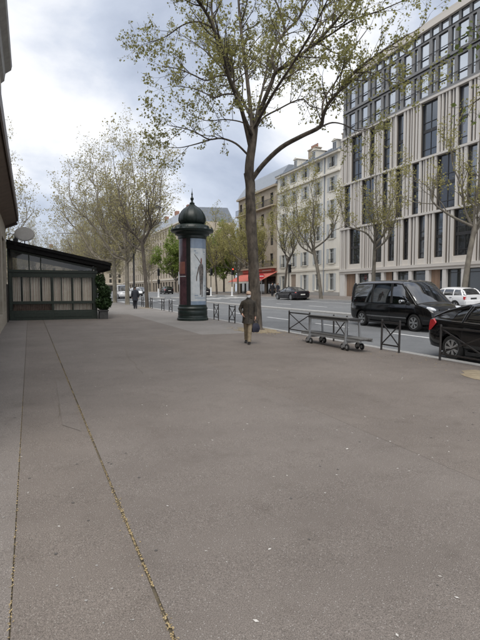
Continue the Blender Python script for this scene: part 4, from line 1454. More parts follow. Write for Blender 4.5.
# main stem above the fork and its division
LB([(249, 178, 0), (249.5, 165, 0), (252, 148, 0), (254, 132, 0)], .245, .185, 1, .9, 14)
LB([(254, 134, 0), (262, 110, -.2), (270, 91, -.5), (275, 79, -.7), (290, 70, -1.1), (305, 58, -1.4), (320, 45, -1.7), (338, 25, -2.1), (355, 5, -2.4), (368, -18, -2.6)], .125, .035)
LB([(275, 79, -.7), (271, 66, -.4), (277, 50, 0), (285, 40, .2), (297, 28, .5), (305, 10, .8), (312, -12, 1.0), (318, -45, 1.2)], .085, .03)
LB([(284, 40, .2), (278, 20, .5), (268, 0, .8), (262, -25, 1.0)], .05, .02)
LB([(305, 58, -1.4), (312, 45, -1.1), (318, 30, -.6), (320, 8, 0), (324, -15, .4)], .055, .02)
LB([(310, 55, -1.4), (330, 42, -1.9), (350, 30, -2.4), (374, 22, -2.8), (398, 12, -3.0)], .05, .018)
LB([(253, 140, 0), (250, 112, .3), (247, 86, .6), (243, 56, .9), (240, 30, 1.2), (238, 0, 1.4), (237, -30, 1.5), (240, -70, 1.5)], .125, .03)
LB([(241, 34, 1.2), (247, 12, .8), (249, -12, .5), (256, -45, .2)], .05, .02)
LB([(244, 62, .9), (256, 68, .6), (266, 75, .1), (271, 80, -.3)], .035, .018)
LB([(250.5, 152, 0), (242, 116, -.5), (232, 91, -1.0), (224, 70, -1.4), (218, 50, -1.7), (212, 32, -2.0), (200, 13, -2.4), (187, 0, -2.8), (172, -14, -3.0)], .12, .035)
LB([(218, 48, -1.7), (213, 25, -1.5), (213, 0, -1.2), (209, -30, -1.0)], .06, .02)
LB([(228, 82, -1.2), (218, 83, -1.5), (207, 87, -1.9), (195, 82, -2.3), (180, 76, -2.6), (165, 74, -2.9)], .048, .016)
LB([(236, 100, -.8), (225, 100, -.6), (215, 103, -.3), (204, 98, .1), (192, 94, .5), (175, 92, .8)], .045, .015)
LB([(214, 38, -1.9), (200, 32, -1.6), (185, 35, -1.0), (168, 46, -.6), (150, 52, -.3)], .045, .015)
LB([(236, 104, -.4), (233, 80, .5), (226, 60, 1.3), (214, 42, 2.0), (198, 25, 2.6)], .06, .02)
LB([(248, 158, 0), (236, 147, -.3), (222, 142, -.7), (210, 143, -1.0), (200, 138, -1.3), (188, 133, -1.6), (172, 130, -1.8)], .058, .016)
LB([(212, 143, -1.0), (195, 148, -.8), (180, 151, -.5), (165, 150, -.3)], .035, .012)
LB([(251, 131, 0), (240, 126, .4), (225, 124, .8), (207, 125, 1.3), (190, 118, 1.7)], .04, .014)
LB([(250, 184, 0), (262, 168, -.3), (280, 151, -.8), (300, 140, -1.3), (318, 131, -1.7), (321, 121, -1.9), (326, 109, -2.1), (338, 95, -2.4), (350, 80, -2.7), (359, 72, -2.9), (380, 58, -3.2), (402, 44, -3.4)], .13, .028, 1, .4)
LB([(319, 131, -1.7), (330, 127, -1.4), (342, 129, -1.0), (356, 135, -.6), (376, 128, -.2)], .045, .014)
LB([(320, 120, -1.9), (322, 104, -1.6), (335, 85, -1.2), (350, 57, -.6), (362, 40, -.2)], .055, .018)
LB([(253, 138, 0), (262, 123, .2), (278, 114, .4), (292, 107, .4), (302, 105, .3), (308, 111, 0), (319, 114, -.6)], .05, .022)
LB([(352, 80, -2.7), (368, 80, -3.1), (385, 88, -3.5), (402, 90, -3.8)], .03, .012)
# limbs that reach towards and away from the viewer
LB([(251, 150, 0), (256, 120, 1.6), (262, 95, 3.0), (268, 65, 4.2), (272, 40, 5.0)], .10, .025)
LB([(252, 140, 0), (240, 112, -1.8), (230, 85, -3.2), (222, 55, -4.3), (216, 30, -5.0)], .09, .025)
LB([(253, 134, 0), (272, 100, -1.8), (292, 70, -3.2), (310, 40, -4.2), (325, 10, -4.8)], .08, .022)
LB([(250, 120, .2), (236, 95, 1.8), (222, 75, 3.2), (205, 58, 4.2), (185, 45, 4.8)], .08, .02)
T.leafpts = [p for p in T.leafpts if p[2] > 5.2]
tree_object('tall plane tree with dark trunk and sparse young leaves behind the walking man', T.wood('branches', 'bark_near'), trunk_me,
            T.leaves('crown', 'leaf_near', .074), (8.25, 17.2, gz(8.25, 17.2)))

# ------------------------------------------------ generic street trees
def auto_tree(seed, h, fork, r0, spread, nl, cfg, bark, leaf, lsize, lean=(0, 0), axis=True, drop=.30):
    t = Tree(seed)
    r = t.r
    tt = Tree(seed + 100)
    pts = [(0, 0, -.05), (0, 0, .4), (lean[0] * .35, lean[1] * .35, fork * .5), (lean[0], lean[1], fork)]
    P = spline(pts, 4)
    tt.tube(P, np.interp(np.linspace(0, 1, len(P)), [0, .12, .3, 1], [r0 * 1.4, r0 * 1.1, r0, r0 * .8]), 12)
    base = np.array([lean[0], lean[1], fork])
    for k in range(nl):
        a = 2 * math.pi * (k + r.uniform(-.25, .25)) / nl
        sr = spread * (1.0 if k % 2 else .58) * r.uniform(.85, 1.0)
        top = h * r.uniform(.92, 1.0) * (1 - drop * (sr / spread) ** 2)
        if axis and k == 0:
            sr *= .25; top = h
        z0 = fork * r.uniform(.82, 1.0)
        f0 = z0 / fork
        q = [np.array([lean[0] * f0, lean[1] * f0, z0])]
        for f, s_ in ((.18, .34), (.42, .66), (.7, .88), (1.0, 1.0)):
            q.append(np.array([base[0] + sr * s_ * math.cos(a), base[1] + sr * s_ * math.sin(a), z0 + (top - z0) * f]) + r.normal(size=3) * spread * .05)
        t.limb(q, r0 * .50, r0 * .10, 0, cfg, 7, .10)
    return t.wood('branches', bark), tt.wood('trunk', bark), t.leaves('crown', leaf, lsize), len(t.leafpts)

cfgL = dict(levels=3, spacing=(.75, .55, .42), tmin=(.15, .2, .2), len=(3.4, 1.7, .8), rmax=(.06, .026, .010), leaves=3.4, lspread=.14, wobble=.26, up=.03, lift=.06)
cfgS = dict(levels=3, spacing=(.62, .5, .4), tmin=(.2, .2, .2), len=(1.9, 1.0, .55), rmax=(.04, .02, .010), leaves=5.0, lspread=.14, wobble=.22, up=.12, lift=.25)
cfgG = dict(levels=3, spacing=(.6, .45, .35), tmin=(.1, .2, .2), len=(2.3, 1.2, .6), rmax=(.06, .03, .012), leaves=9.0, lspread=.22, wobble=.25, up=.05, lift=.12)
tall_a = auto_tree(21, 17.5, 5.2, .25, 6.6, 9, cfgL, 'bark_pale', 'leaf_olive', .125)
tall_b = auto_tree(22, 17.0, 5.6, .24, 6.0, 8, cfgL, 'bark_pale', 'leaf_olive', .125, (.3, -.2))
slim_a = auto_tree(23, 12.0, 4.6, .14, 3.4, 5, cfgS, 'bark_dark', 'leaf_yellow', .11, (-.35, .25))
slim_c = auto_tree(27, 12.0, 5.0, .14, 3.6, 5, dict(cfgS, leaves=2.6), 'bark_dark', 'leaf_olive', .12, (-.25, .2))
slim_b = auto_tree(24, 12.5, 5.2, .19, 3.8, 6, cfgS, 'bark_mid', 'leaf_yellow', .11, (-.6, .55))
green_a = auto_tree(25, 11.5, 3.0, .20, 4.2, 7, cfgG, 'bark_dark', 'leaf_green', .24)
GL = 'plane trees along the near pavement'
def place(kind, x, y, rz, s, label, group, name='plane_tree'):
    w, t, l, _ = kind
    return tree_object(label, w, t, l, (x, y, gz(x, y) - .03), R(rz), s, group, name)
place(slim_c, 8.6, 38.3, 40, 1.1, 'thin dark-trunked tree nearest behind the distant pedestrian, right of the lamp', GL)
place(tall_a, 8.56, 46.5, 0, .88, 'tall plane tree left of the street lamp, middle of the three trunks', GL)
place(tall_b, 8.4, 52.8, 120, .95, 'tall pale-trunked plane tree just right of the potted shrub', GL)
place(tall_a, 8.4, 62.0, 200, .74, 'fourth plane tree of the left row, behind the pale trunk', GL)
place(tall_b, 8.4, 71.0, 300, .84, 'fifth plane tree of the left row, seen beside the white van', GL)
place(tall_a, 8.3, 82.0, 70, .74, 'farther plane tree of the left row, beyond the white van', GL)
place(tall_b, 8.3, 97.0, 160, .74, 'farthest plane tree of the left row above the terrace roof end', GL)
place(tall_a, -4.6, 48.0, 260, .80, 'bare tree at the left edge behind the oval sign', 'trees behind the terrace')
place(tall_a, 0.5, 84.0, 110, .66, 'distant bare tree seen low over the terrace roof', 'trees behind the terrace')
place(tall_b, -3.5, 100.0, 200, .7, 'farthest bare tree left, just above the terrace roof ridge', 'trees behind the terrace')
GR = 'young trees along the far pavement'
place(slim_b, 26.95, 41.3, 0, 1.0, 'young tree with leaning trunk in front of the cream house, right of the dark car', GR, 'street_tree')
place(slim_a, 27.0, 49.0, 200, 1.02, 'young forked tree in front of the cream house, left of the dark car', GR, 'street_tree')
place(slim_b, 27.0, 33.3, 100, .95, 'thin young tree in front of the office block behind the van roof', GR, 'street_tree')
place(slim_b, 27.0, 23.9, 220, 1.05, 'young tree in front of the office block above the white hatchback', GR, 'street_tree')
place(slim_a, 27.4, 58.5, 300, 1.05, 'young tree before the red awning, behind the big tree trunk', GR, 'street_tree')
place(slim_a, 27.4, 72.0, 60, 1.1, 'young tree beyond the red awning, next to the green trees', GR, 'street_tree')
full = auto_tree(29, 10.5, 3.8, .16, 4.2, 7, dict(cfgS, leaves=8.0, len=(2.2, 1.2, .6)), 'bark_mid', 'leaf_yellow', .13)
place(full, 29.5, 62.5, 0, 1.05, 'yellow-green tree before the tan corner house, just right of the big trunk', GR, 'street_tree')
place(full, 30.0, 69.5, 120, 1.0, 'yellow-green tree hiding the tan house balcony, left of the big trunk', GR, 'street_tree')
place(full, 28.5, 80.0, 240, 1.1, 'yellow-green tree left of the red awning behind the red traffic light', GR, 'street_tree')
GG = 'leafy green trees at the crossing'
place(green_a, 31.0, 92.0, 0, 1.0, 'bright green leafy tree right of the advertising column', GG, 'leafy_tree')
place(green_a, 37.0, 93.0, 130, 1.05, 'bright green leafy tree behind the red traffic light', GG, 'leafy_tree')
place(green_a, 27.6, 96.0, 250, .92, 'bright green tree just left of the advertising column', GG, 'leafy_tree')
place(tall_a, 33.0, 106.0, 20, .9, 'bare pale tree rising above the green ones right of the column dome', GG, 'leafy_tree')
place(tall_b, 44.0, 104.0, 80, .88, 'bare pale tree above the red awning end, left of big trunk', GG, 'leafy_tree')
place(tall_a, 27.0, 118.0, 320, .85, 'bare tree in front of the beige apartment block', GG, 'leafy_tree')
place(tall_b, 22.0, 140.0, 10, .9, 'far tree beyond the crossing in the boulevard middle', GG, 'leafy_tree')
place(tall_a, 15.5, 150.0, 60, .95, 'far hazy tree closing the boulevard behind the lamp post', GG, 'leafy_tree')

# ------------------------------------------------ tree just outside the right edge whose twigs hang into view
T2 = Tree(31)
cfgN = dict(levels=3, spacing=(.55, .34, .24), tmin=(.25, .2, .2), len=(1.3, .62, .34), rmax=(.03, .012, .005), leaves=3.6, lspread=.06, wobble=.22, up=.02, lift=.02)
Tt2 = Tree(32)
pp = spline([(0, 0, -.05), (0, 0, .5), (.02, 0, 2.5), (0, .05, 5.2)], 4)
Tt2.tube(pp, np.interp(np.linspace(0, 1, len(pp)), [0, .1, .3, 1], [.33, .26, .22, .18]), 16)
T2.limb([(0, .05, 5.0), (-.15, .4, 5.25), (-.25, .9, 5.35), (-.3, 1.3, 5.25)], .035, .008, 1, cfgN, 6, .5)
T2.limb([(0, .05, 5.0), (.1, .6, 6.0), (.25, 1.1, 6.6), (.3, 1.7, 6.8)], .05, .010, 1, cfgN, 6, .5)
T2.limb([(0, .05, 5.0), (.2, .6, 6.8), (.3, 1.2, 8.0), (.3, 2.2, 8.6), (.2, 2.9, 8.8)], .06, .012, 1, cfgN, 6, .5)
for k in range(6):
    a = k * 1.05 + 2.6
    T2.limb([(0, .05, 5.1), (1.2 * math.cos(a), 1.2 * math.sin(a), 7.0), (2.4 * math.cos(a), 2.4 * math.sin(a), 9.5), (3.0 * math.cos(a), 3.0 * math.sin(a), 12.5)], .09, .02, 0, cfgN, 7, .3)
tree_object('plane tree beyond the right edge whose leafy twigs hang into the top right corner', T2.wood('branches', 'bark_near'), Tt2.wood('trunk', 'bark_near'),
            T2.leaves('crown', 'leaf_bright', .082), (8.2, 5.6, gz(8.2, 5.6)))

# ================================================================== VEHICLES
def half_ring(pts):
    """mirror a list of (y, z) from bottom centre to top centre into a closed ring"""
    return pts + [(-y, z) for y, z in reversed(pts[1:-1])]

def apply_bool(o, cutters):
    for c in cutters:
        b = o.modifiers.new('cut', 'BOOLEAN'); b.object = c; b.operation = 'DIFFERENCE'; b.solver = 'EXACT'
    bpy.context.view_layer.update()
    dg = bpy.context.evaluated_depsgraph_get()
    me = bpy.data.meshes.new_from_object(o.evaluated_get(dg))
    o.modifiers.clear()
    o.data = me
    for c in cutters:
        bpy.data.objects.remove(c)
    me.polygons.foreach_set('use_smooth', [True] * len(me.polygons))
    me.set_sharp_from_angle(angle=R(38))

def wheel_parts(r, w=.21, spokes=5):
    t = MB().lathe([(r * .62, -w / 2 + .01), (r * .90, -w / 2), (r * .985, -w / 2 + .03), (r, 0), (r * .985, w / 2 - .03), (r * .90, w / 2), (r * .62, w / 2 - .01)], 28, axis='y').mesh('wheel', 'rubber', 40)
    m = MB().lathe([(r * .64, w / 2 - .03), (r * .66, w / 2 - .005), (r * .60, w / 2 - .012), (r * .58, w / 2 - .06), (r * .12, w / 2 - .06)], 28, axis='y')
    for k in range(spokes):
        a = 2 * math.pi * k / spokes
        for da in (-.13, .13):
            p0 = (r * .10 * math.cos(a), w / 2 - .022, r * .10 * math.sin(a))
            p1 = (r * .62 * math.cos(a + da), w / 2 - .016, r * .62 * math.sin(a + da))
            m.bar(p0, p1, .032, .035, up=(0, 1, 0))
    m.lathe([(r * .17, w / 2 - .04), (r * .16, w / 2 - .008), (r * .05, w / 2 - .004)], 14, axis='y')
    rim = m.mesh('rim', 'alloy', 35)
    back = MB().lathe([(r * .60, w / 2 - .075), (r * .02, w / 2 - .07)], 20, axis='y').mesh('brake_disc', 'underbody', 40)
    return t, rim, back

def vehicle(name, label, sp, paint, group=None, parts=True):
    o = empty(name)
    tag(o, label, sp['cat'], group)
    # lower body
    st = spline([(a, b, c, d) for a, b, c, d in sp['body']], 3)
    rings = []
    for x, zb, zt, hw in st:
        zm = zb + (zt - zb) * .5
        cr = sp.get('crown', .03)
        sh = sp.get('shoulder', .10)
        h = [(0, zb), (.78 * hw, zb), (.93 * hw, zb + .04), (.985 * hw, zb + .16), (hw, zm - .02), (hw * .995, zm + .10), (hw * .975, zt - sh), (hw * .945, zt - .03), (hw * .88, zt), (hw * .5, zt + cr), (0, zt + cr * 1.25)]
        rings.append([(x, y, z) for y, z in half_ring(h)])
    body = MB().rings(rings).build('body', paint, o, smooth=38)
    r = sp['wr']
    cut = []
    for wx in sp['wheels']:
        for s in (-1, 1):
            m = MB().lathe([(r + .055, .0), (r + .055, .6)], 32, axis='y')
            c = m.build('cutter', paint, None, (wx, s * (sp['hw'] - .27) if s > 0 else -(sp['hw'] - .27) - .6, r + .01))
            c.parent = o
            cut.append(c)
    apply_bool(body, cut)
    # underside
    x0, x1 = sp['body'][0][0] + .25, sp['body'][-1][0] - .25
    MB().box((x0, x1), (-sp['hw'] + .3, sp['hw'] - .3), (.17, .34)).build('underbody', 'underbody', o)
    # wheels
    wm_ = wheel_parts(r, .20, sp.get('spokes', 5))
    for wx in sp['wheels']:
        for s in (-1, 1):
            w = put('wheel', wm_[0], o, (wx, s * (sp['hw'] - .115), r), rz=0 if s > 0 else math.pi)
            put('rim', wm_[1], w); put('brake_disc', wm_[2], w)
    # greenhouse
    gs = sp['glass']
    rg = []
    for x, zb, zt, hb, ht in spline([g for g in gs], 2):
        dz = max(zt - zb, .004)
        h = [(0, zb - .05), (hb, zb - .05), (hb, zb), (hb + (ht - hb) * .5 + .02, zb + dz * .5), (ht, zt - .07 * min(1, dz / .3)), (ht - .09, zt - .012), (ht * .5, zt + .018), (0, zt + .025)]
        rg.append([(x, y, z) for y, z in half_ring(h)])
    gl = MB().rings(rg).build('windows', 'glass_car', o, smooth=32)
    G_ = np.array(gs)
    def top(x):
        return np.interp(x, G_[:, 0], G_[:, 2]), np.interp(x, G_[:, 0], G_[:, 4])
    def base(x):
        return np.interp(x, G_[:, 0], G_[:, 1]), np.interp(x, G_[:, 0], G_[:, 3])
    xa, xb = sp['roof']
    rr_ = []
    for x in np.linspace(xa, xb, 12):
        zt, ht = top(x)
        f = 1 if xa + .02 < x < xb - .02 else .0
        ring = [(x, ht + .012, zt - .10), (x, ht + .014, zt - .055), (x, ht - .07, zt + .008), (x, ht * .5, zt + .035 + .012 * f), (x, 0, zt + .042 + .015 * f),
                (x, -ht * .5, zt + .035 + .012 * f), (x, -ht + .07, zt + .008), (x, -ht - .014, zt - .055), (x, -ht - .012, zt - .10),
                (x, -ht + .05, zt - .06), (x, 0, zt - .01), (x, ht - .05, zt - .06)]
        rr_.append(ring)
    MB().rings(rr_).build('roof', sp.get('roofmat', paint), o, smooth=45)
    for s in (-1, 1):
        ex = np.linspace(sp['glass'][0][0] + .02, sp['roof'][0] + .1, 6)
        MB().tube([(x, s * (top(x)[1] + .0), top(x)[0] - .035) for x in ex], [.05] * 6, 8).build('hatch_frame', paint, o, smooth=60)
        for (x0_, x1_, w_) in sp['pillars']:
            z0_, h0_ = base(x0_); z1_, h1_ = top(x1_)
            p = MB()
            p.tube([(x0_, s * (h0_ + .004), z0_ - .02), ((x0_ + x1_) / 2, s * ((h0_ + h1_) / 2 + .022), (z0_ + z1_) / 2 - .02), (x1_, s * (h1_ + .006), z1_ - .06)], w_, 6)
            p.build('pillar', paint, o, smooth=60)
        if 'cpanel' in sp:           # solid painted quarter between rear side glass and hatch
            b0, b1, t0, t1 = sp['cpanel']
            q = []
            for xb_, xt_ in ((b0, t0), (b1, t1)):
                (z0_, h0_), (z1_, h1_) = base(xb_), top(xt_)
                for d_ in (.012, -.03):
                    q.append([(xb_, s * (h0_ + d_), z0_ - .04), ((xb_ + xt_) / 2, s * ((h0_ + h1_) / 2 + .026 + d_), (z0_ + z1_) / 2 - .02), (xt_, s * (h1_ + d_ + .004), z1_ - .045), (xt_, s * (h1_ - .06 + d_), z1_ + .004)])
            MB().rings([[q[0][k], q[2][k], q[3][k], q[1][k]] for k in range(4)]).build('quarter_panel', paint, o, smooth=50)
        # sill strip, door seams, handles
        hw = sp['hw']
        MB().bar((sp['wheels'][0] + r + .12, s * (hw - .005), .24), (sp['wheels'][1] - r - .12, s * (hw - .005), .24), .05, .07).build('sill', 'black_plastic', o)
        for x in sp['seams']:
            zb_, hb_ = base(x)
            MB().tube([(x, s * (hw + .0005), .30), (x, s * (hw + .002), .55), (x, s * (hw * .992), zb_ - .2), (x, s * (hb_ + .012), zb_ - .02)], .006, 4).build('door_seam', 'underbody', o)
        for x in sp['handles']:
            zb_, _ = base(x)
            MB().bar((x - .09, s * (hw + .006), zb_ - .13), (x + .09, s * (hw + .006), zb_ - .13), .03, .03).build('door_handle', sp.get('handlemat', paint), o, bevel=.008)
        # mirror
        mx, mz = sp['mirror']
        m = MB().lathe([(.01, -.11), (.07, -.09), (.085, 0), (.07, .09), (.01, .11)], 12, axis='y')
        mo = m.build('mirror', sp.get('mirrormat', paint), o, (mx, s * (hw + .10), mz), smooth=50)
        MB().bar((0, -s * .14, -.03), (0, -s * .05, -.02), .05, .04).build('mirror_arm', 'black_plastic', mo)
    for nm, mt, poly, thick in sp['extras'](hw):
        poly.build(nm, mt, o, smooth=thick)
    return o

def lens(cx, cy, cz, sx, sy, sz, tilt=0.0):
    """rounded lamp body"""
    m = MB()
    rg = []
    for t in np.linspace(-1, 1, 7):
        k = math.sqrt(max(0, 1 - (t * .96) ** 2)) ** .7
        rg.append([(cx + sx * k * math.cos(a), cy + sy * t, cz + sz * k * math.sin(a) + tilt * t) for a in np.linspace(0, 2 * math.pi, 14, endpoint=False)])
    return m.rings(rg)

def stand(o, x, y, heading):
    """put a vehicle on the sloping road; heading degrees, 0 = +Y, 180 = towards the viewer"""
    a = R(heading)
    f = Vector((math.sin(a), math.cos(a), 0))
    nx = (gz(x + .3, y) - gz(x - .3, y)) / .6
    n = Vector((-nx, -.008, 1)).normalized()
    f = (f - n * f.dot(n)).normalized()
    l = n.cross(f)
    o.matrix_world = Matrix(((f.x, l.x, n.x, x), (f.y, l.y, n.y, y), (f.z, l.z, n.z, gz(x, y)), (0, 0, 0, 1)))

# --- black people carrier
def van_extras(hw):
    L_ = []
    for s in (-1, 1):
        L_.append(('headlight', 'headlamp', lens(2.08, s * .66, .84, .26, .17, .12, s * .03), 40))
        L_.append(('tail_light', 'tail_red', MB().box((-2.45, -2.38), (s * .78 - .08, s * .78 + .08), (.85, 1.25)), 30))
        L_.append(('fog_light', 'headlamp', MB().lathe([(.0, 2.36), (.06, 2.36), (.06, 2.30)], 12, (0, s * .62, .42), axis='x'), 40))
        L_.append(('chrome_strip', 'chrome', MB().bar((-1.25, s * (hw + .004), .50), (1.15, s * (hw + .004), .50), .012, .03), None))
        L_.append(('rail_track', 'black_plastic', MB().bar((-2.2, s * (hw * .985), 1.0), (-.6, s * (hw * .985), 1.0), .02, .02), None))
    g = MB()
    for k in range(3):
        g.bar((2.36 - k * .015, -.40, .70 + k * .07), (2.36 - k * .015, .40, .70 + k * .07), .03, .025)
    L_.append(('grille', 'chrome', g, None))
    L_.append(('grille_back', 'black_plastic', MB().box((2.30, 2.345), (-.43, .43), (.66, .88)), None))
    L_.append(('badge', 'chrome', MB().lathe([(.05, 2.35), (.075, 2.375), (.05, 2.38)], 16, (0, 0, .80), axis='x'), 40))
    L_.append(('lower_intake', 'black_plastic', MB().box((2.34, 2.41), (-.62, .62), (.33, .46)), None))
    L_.append(('number_plate', 'plate_white', MB().box((2.42, 2.44), (-.26, .26), (.50, .61)), None))
    w = MB().bar((1.58, -.5, 1.135), (1.48, .10, 1.20), .02, .02).bar((1.58, .12, 1.135), (1.48, .66, 1.19), .02, .02)
    L_.append(('wiper', 'black_plastic', w, None))
    return L_
van_sp = dict(cat='van', hw=.95, wr=.335, wheels=(-1.62, 1.52),
    body=[(-2.47, .42, .98, .84), (-2.42, .30, 1.06, .91), (-2.0, .24, 1.08, .95), (-.8, .22, 1.09, .95), (.6, .22, 1.09, .95), (1.35, .23, 1.09, .945), (1.75, .24, 1.03, .93), (2.1, .26, .93, .90), (2.32, .28, .80, .82), (2.43, .36, .64, .70)],
    glass=[(-2.42, 1.04, 1.20, .88, .84), (-2.37, 1.05, 1.70, .90, .78), (-2.28, 1.06, 1.87, .905, .76), (-1.6, 1.07, 1.915, .915, .775), (-.2, 1.08, 1.93, .915, .785), (.62, 1.08, 1.915, .915, .78), (.92, 1.08, 1.84, .912, .775), (1.32, 1.06, 1.47, .90, .81), (1.68, 1.02, 1.10, .87, .83)],
    roof=(-2.34, .74), pillars=[(1.60, .76, .035), (.28, .22, .045), (-.95, -.95, .045), (-2.30, -2.26, .06)], seams=(1.12, .18, -1.0), handles=(.36, -.02), handlemat='black_paint',
    mirror=(1.02, 1.15), mirrormat='chrome', extras=van_extras, roofmat='navy_paint', spokes=6)
van = vehicle('people_carrier', 'black people carrier van with chrome mirror driving on the near lane', van_sp, 'black_paint')
stand(van, 14.42, 15.75, 180)

# --- black hatchback parked at the right edge
def hatch_extras(hw):
    L_ = []
    for s in (-1, 1):
        t = MB().rings([[(-2.20, s * .60, .98), (-2.14, s * .83, .98), (-2.02, s * .855, 1.0), (-2.03, s * .80, 1.02), (-2.16, s * .58, 1.02)],
                        [(-2.24, s * .56, .86), (-2.17, s * .835, .86), (-1.90, s * .885, .90), (-1.95, s * .80, .96), (-2.2, s * .54, .92)],
                        [(-2.255, s * .64, .70), (-2.19, s * .835, .70), (-2.08, s * .872, .73), (-2.12, s * .80, .75), (-2.2, s * .60, .74)]])
        L_.append(('tail_light', 'tail_red', t, 40))
        L_.append(('headlight', 'headlamp', lens(1.93, s * .62, .66, .25, .18, .09, 0), 40))
        L_.append(('side_moulding', 'chrome', MB().bar((-1.45, s * (hw * .93 + .012), .985), (.95, s * (hw * .93 + .004), .94), .012, .016), None))
    L_.append(('number_plate', 'plate_white', MB().box((-2.295, -2.275), (-.26, .26), (.62, .73)), None))
    L_.append(('rear_bumper', 'black_plastic', MB().box((-2.26, -2.16), (-.70, .70), (.30, .42)), None))
    L_.append(('front_intake', 'black_plastic', MB().box((2.16, 2.24), (-.6, .6), (.30, .42)), None))
    L_.append(('spoiler', 'black_paint', MB().bar((-1.86, -.58, 1.15), (-1.86, .58, 1.15), .10, .025), None))
    return L_
hatch_sp = dict(cat='car', hw=.88, wr=.315, wheels=(-1.42, 1.28),
    body=[(-2.27, .42, .86, .70), (-2.22, .30, .98, .80), (-2.0, .25, 1.03, .86), (-1.2, .22, .99, .88), (0, .20, .96, .88), (.9, .20, .93, .88), (1.4, .21, .86, .865), (1.85, .23, .74, .82), (2.12, .27, .62, .72), (2.23, .34, .50, .58)],
    glass=[(-2.14, .98, 1.06, .74, .68), (-1.7, .98, 1.24, .79, .66), (-1.0, .97, 1.40, .80, .64), (-.3, .95, 1.45, .81, .61), (.1, .94, 1.46, .81, .615), (.45, .93, 1.40, .81, .62), (.95, .91, 1.15, .80, .68), (1.35, .87, .90, .74, .72)],
    roof=(-1.15, .42), pillars=[(1.25, .40, .035), (-.10, -.14, .035), (-1.12, -.95, .05)], cpanel=(-2.12, -1.52, -1.72, -1.22), seams=(.95, -.12, -1.10), handles=(.05, -.95),
    mirror=(.72, 1.0), extras=hatch_extras, spokes=7)
hatch = vehicle('parked_car', 'black hatchback parked at the near kerb, cut by the right edge', hatch_sp, 'black_paint')
stand(hatch, 10.42, 7.35, 180)

# --- small white hatchback on the far side
def small_extras(hw):
    L_ = []
    for s in (-1, 1):
        L_.append(('tail_light', 'tail_red', MB().box((-1.90, -1.80), (s * .70 - .10, s * .70 + .085), (.66, .86)), 30))
        L_.append(('headlight', 'headlamp', lens(1.68, s * .56, .62, .14, .17, .09, 0), 40))
        L_.append(('side_moulding', 'black_plastic', MB().bar((-.9, s * (hw + .004), .50), (.85, s * (hw + .004), .50), .012, .06), None))
    L_.append(('rear_bumper', 'white_paint', MB().box((-1.98, -1.84), (-.74, .74), (.34, .56)), None))
    L_.append(('number_plate', 'iron', MB().box((-1.905, -1.885), (-.26, .26), (.66, .77)), None))
    L_.append(('front_bumper', 'black_plastic', MB().box((1.80, 1.90), (-.66, .66), (.30, .48)), None))
    return L_
small_sp = dict(cat='car', hw=.82, wr=.28, wheels=(-1.18, 1.22),
    body=[(-1.90, .40, .86, .72), (-1.86, .30, .93, .78), (-1.5, .24, .95, .81), (-.5, .22, .94, .82), (.6, .22, .92, .82), (1.1, .23, .86, .81), (1.55, .25, .76, .77), (1.78, .29, .66, .70), (1.86, .36, .56, .62)],
    glass=[(-1.86, .91, .96, .70, .64), (-1.70, .92, 1.22, .72, .60), (-1.45, .93, 1.36, .745, .59), (-.6, .93, 1.41, .76, .60), (.0, .92, 1.40, .76, .60), (.3, .92, 1.32, .76, .61), (.85, .89, 1.0, .74, .68), (1.08, .86, .88, .72, .70)],
    roof=(-1.50, .22), pillars=[(1.0, .24, .035), (-.2, -.24, .035), (-1.0, -1.0, .04), (-1.72, -1.50, .05)], seams=(.75, -.22, -1.02), handles=(-.02, -.85), handlemat='black_plastic',
    mirror=(.62, .98), mirrormat='black_plastic', extras=small_extras)
small = vehicle('parked_car', 'small white hatchback on the far side of the road below the office block', small_sp, 'white_paint')
stand(small, 25.3, 23.5, 0); small.scale.z = .95

# --- long dark saloon on the far side
def coupe_extras(hw):
    L_ = []
    for s in (-1, 1):
        L_.append(('tail_light', 'tail_red', lens(-2.30, s * .66, .80, .10, .22, .07, 0), 40))
        L_.append(('headlight', 'headlamp', lens(2.12, s * .66, .62, .22, .18, .08, 0), 40))
        L_.append(('exhaust', 'chrome', MB().tube([(-2.38, s * .55, .28), (-2.2, s * .55, .28)], .05, 10), 40))
    L_.append(('number_plate', 'plate_white', MB().box((-2.425, -2.40), (-.26, .26), (.54, .65)), None))
    L_.append(('rear_valance', 'black_plastic', MB().box((-2.38, -2.26), (-.7, .7), (.24, .36)), None))
    L_.append(('front_intake', 'black_plastic', MB().box((2.30, 2.40), (-.6, .6), (.26, .40)), None))
    return L_
coupe_sp = dict(cat='car', hw=.93, wr=.34, wheels=(-1.45, 1.45),
    body=[(-2.41, .40, .78, .72), (-2.36, .28, .90, .82), (-2.1, .22, .95, .89), (-1.4, .19, .95, .93), (0, .18, .90, .93), (.9, .18, .88, .93), (1.5, .19, .82, .91), (2.0, .21, .70, .86), (2.3, .25, .58, .74), (2.40, .32, .48, .60)],
    glass=[(-2.05, .90, .95, .66, .60), (-1.5, .92, 1.12, .74, .58), (-.9, .90, 1.27, .78, .58), (-.2, .88, 1.34, .82, .60), (.2, .87, 1.33, .82, .61), (.5, .86, 1.26, .82, .62), (1.05, .84, 1.0, .80, .68), (1.45, .80, .83, .76, .72)],
    roof=(-1.0, .46), pillars=[(1.35, .45, .035), (-.12, -.16, .035), (-1.5, -1.0, .06)], cpanel=(-2.02, -1.45, -1.5, -1.05), seams=(.95, -.15), handles=(.02,),
    mirror=(.80, .95), extras=coupe_extras, spokes=7)
coupe = vehicle('parked_car', 'long dark saloon car parked in front of the cream house', coupe_sp, 'navy_paint')
stand(coupe, 25.65, 45.0, 0)

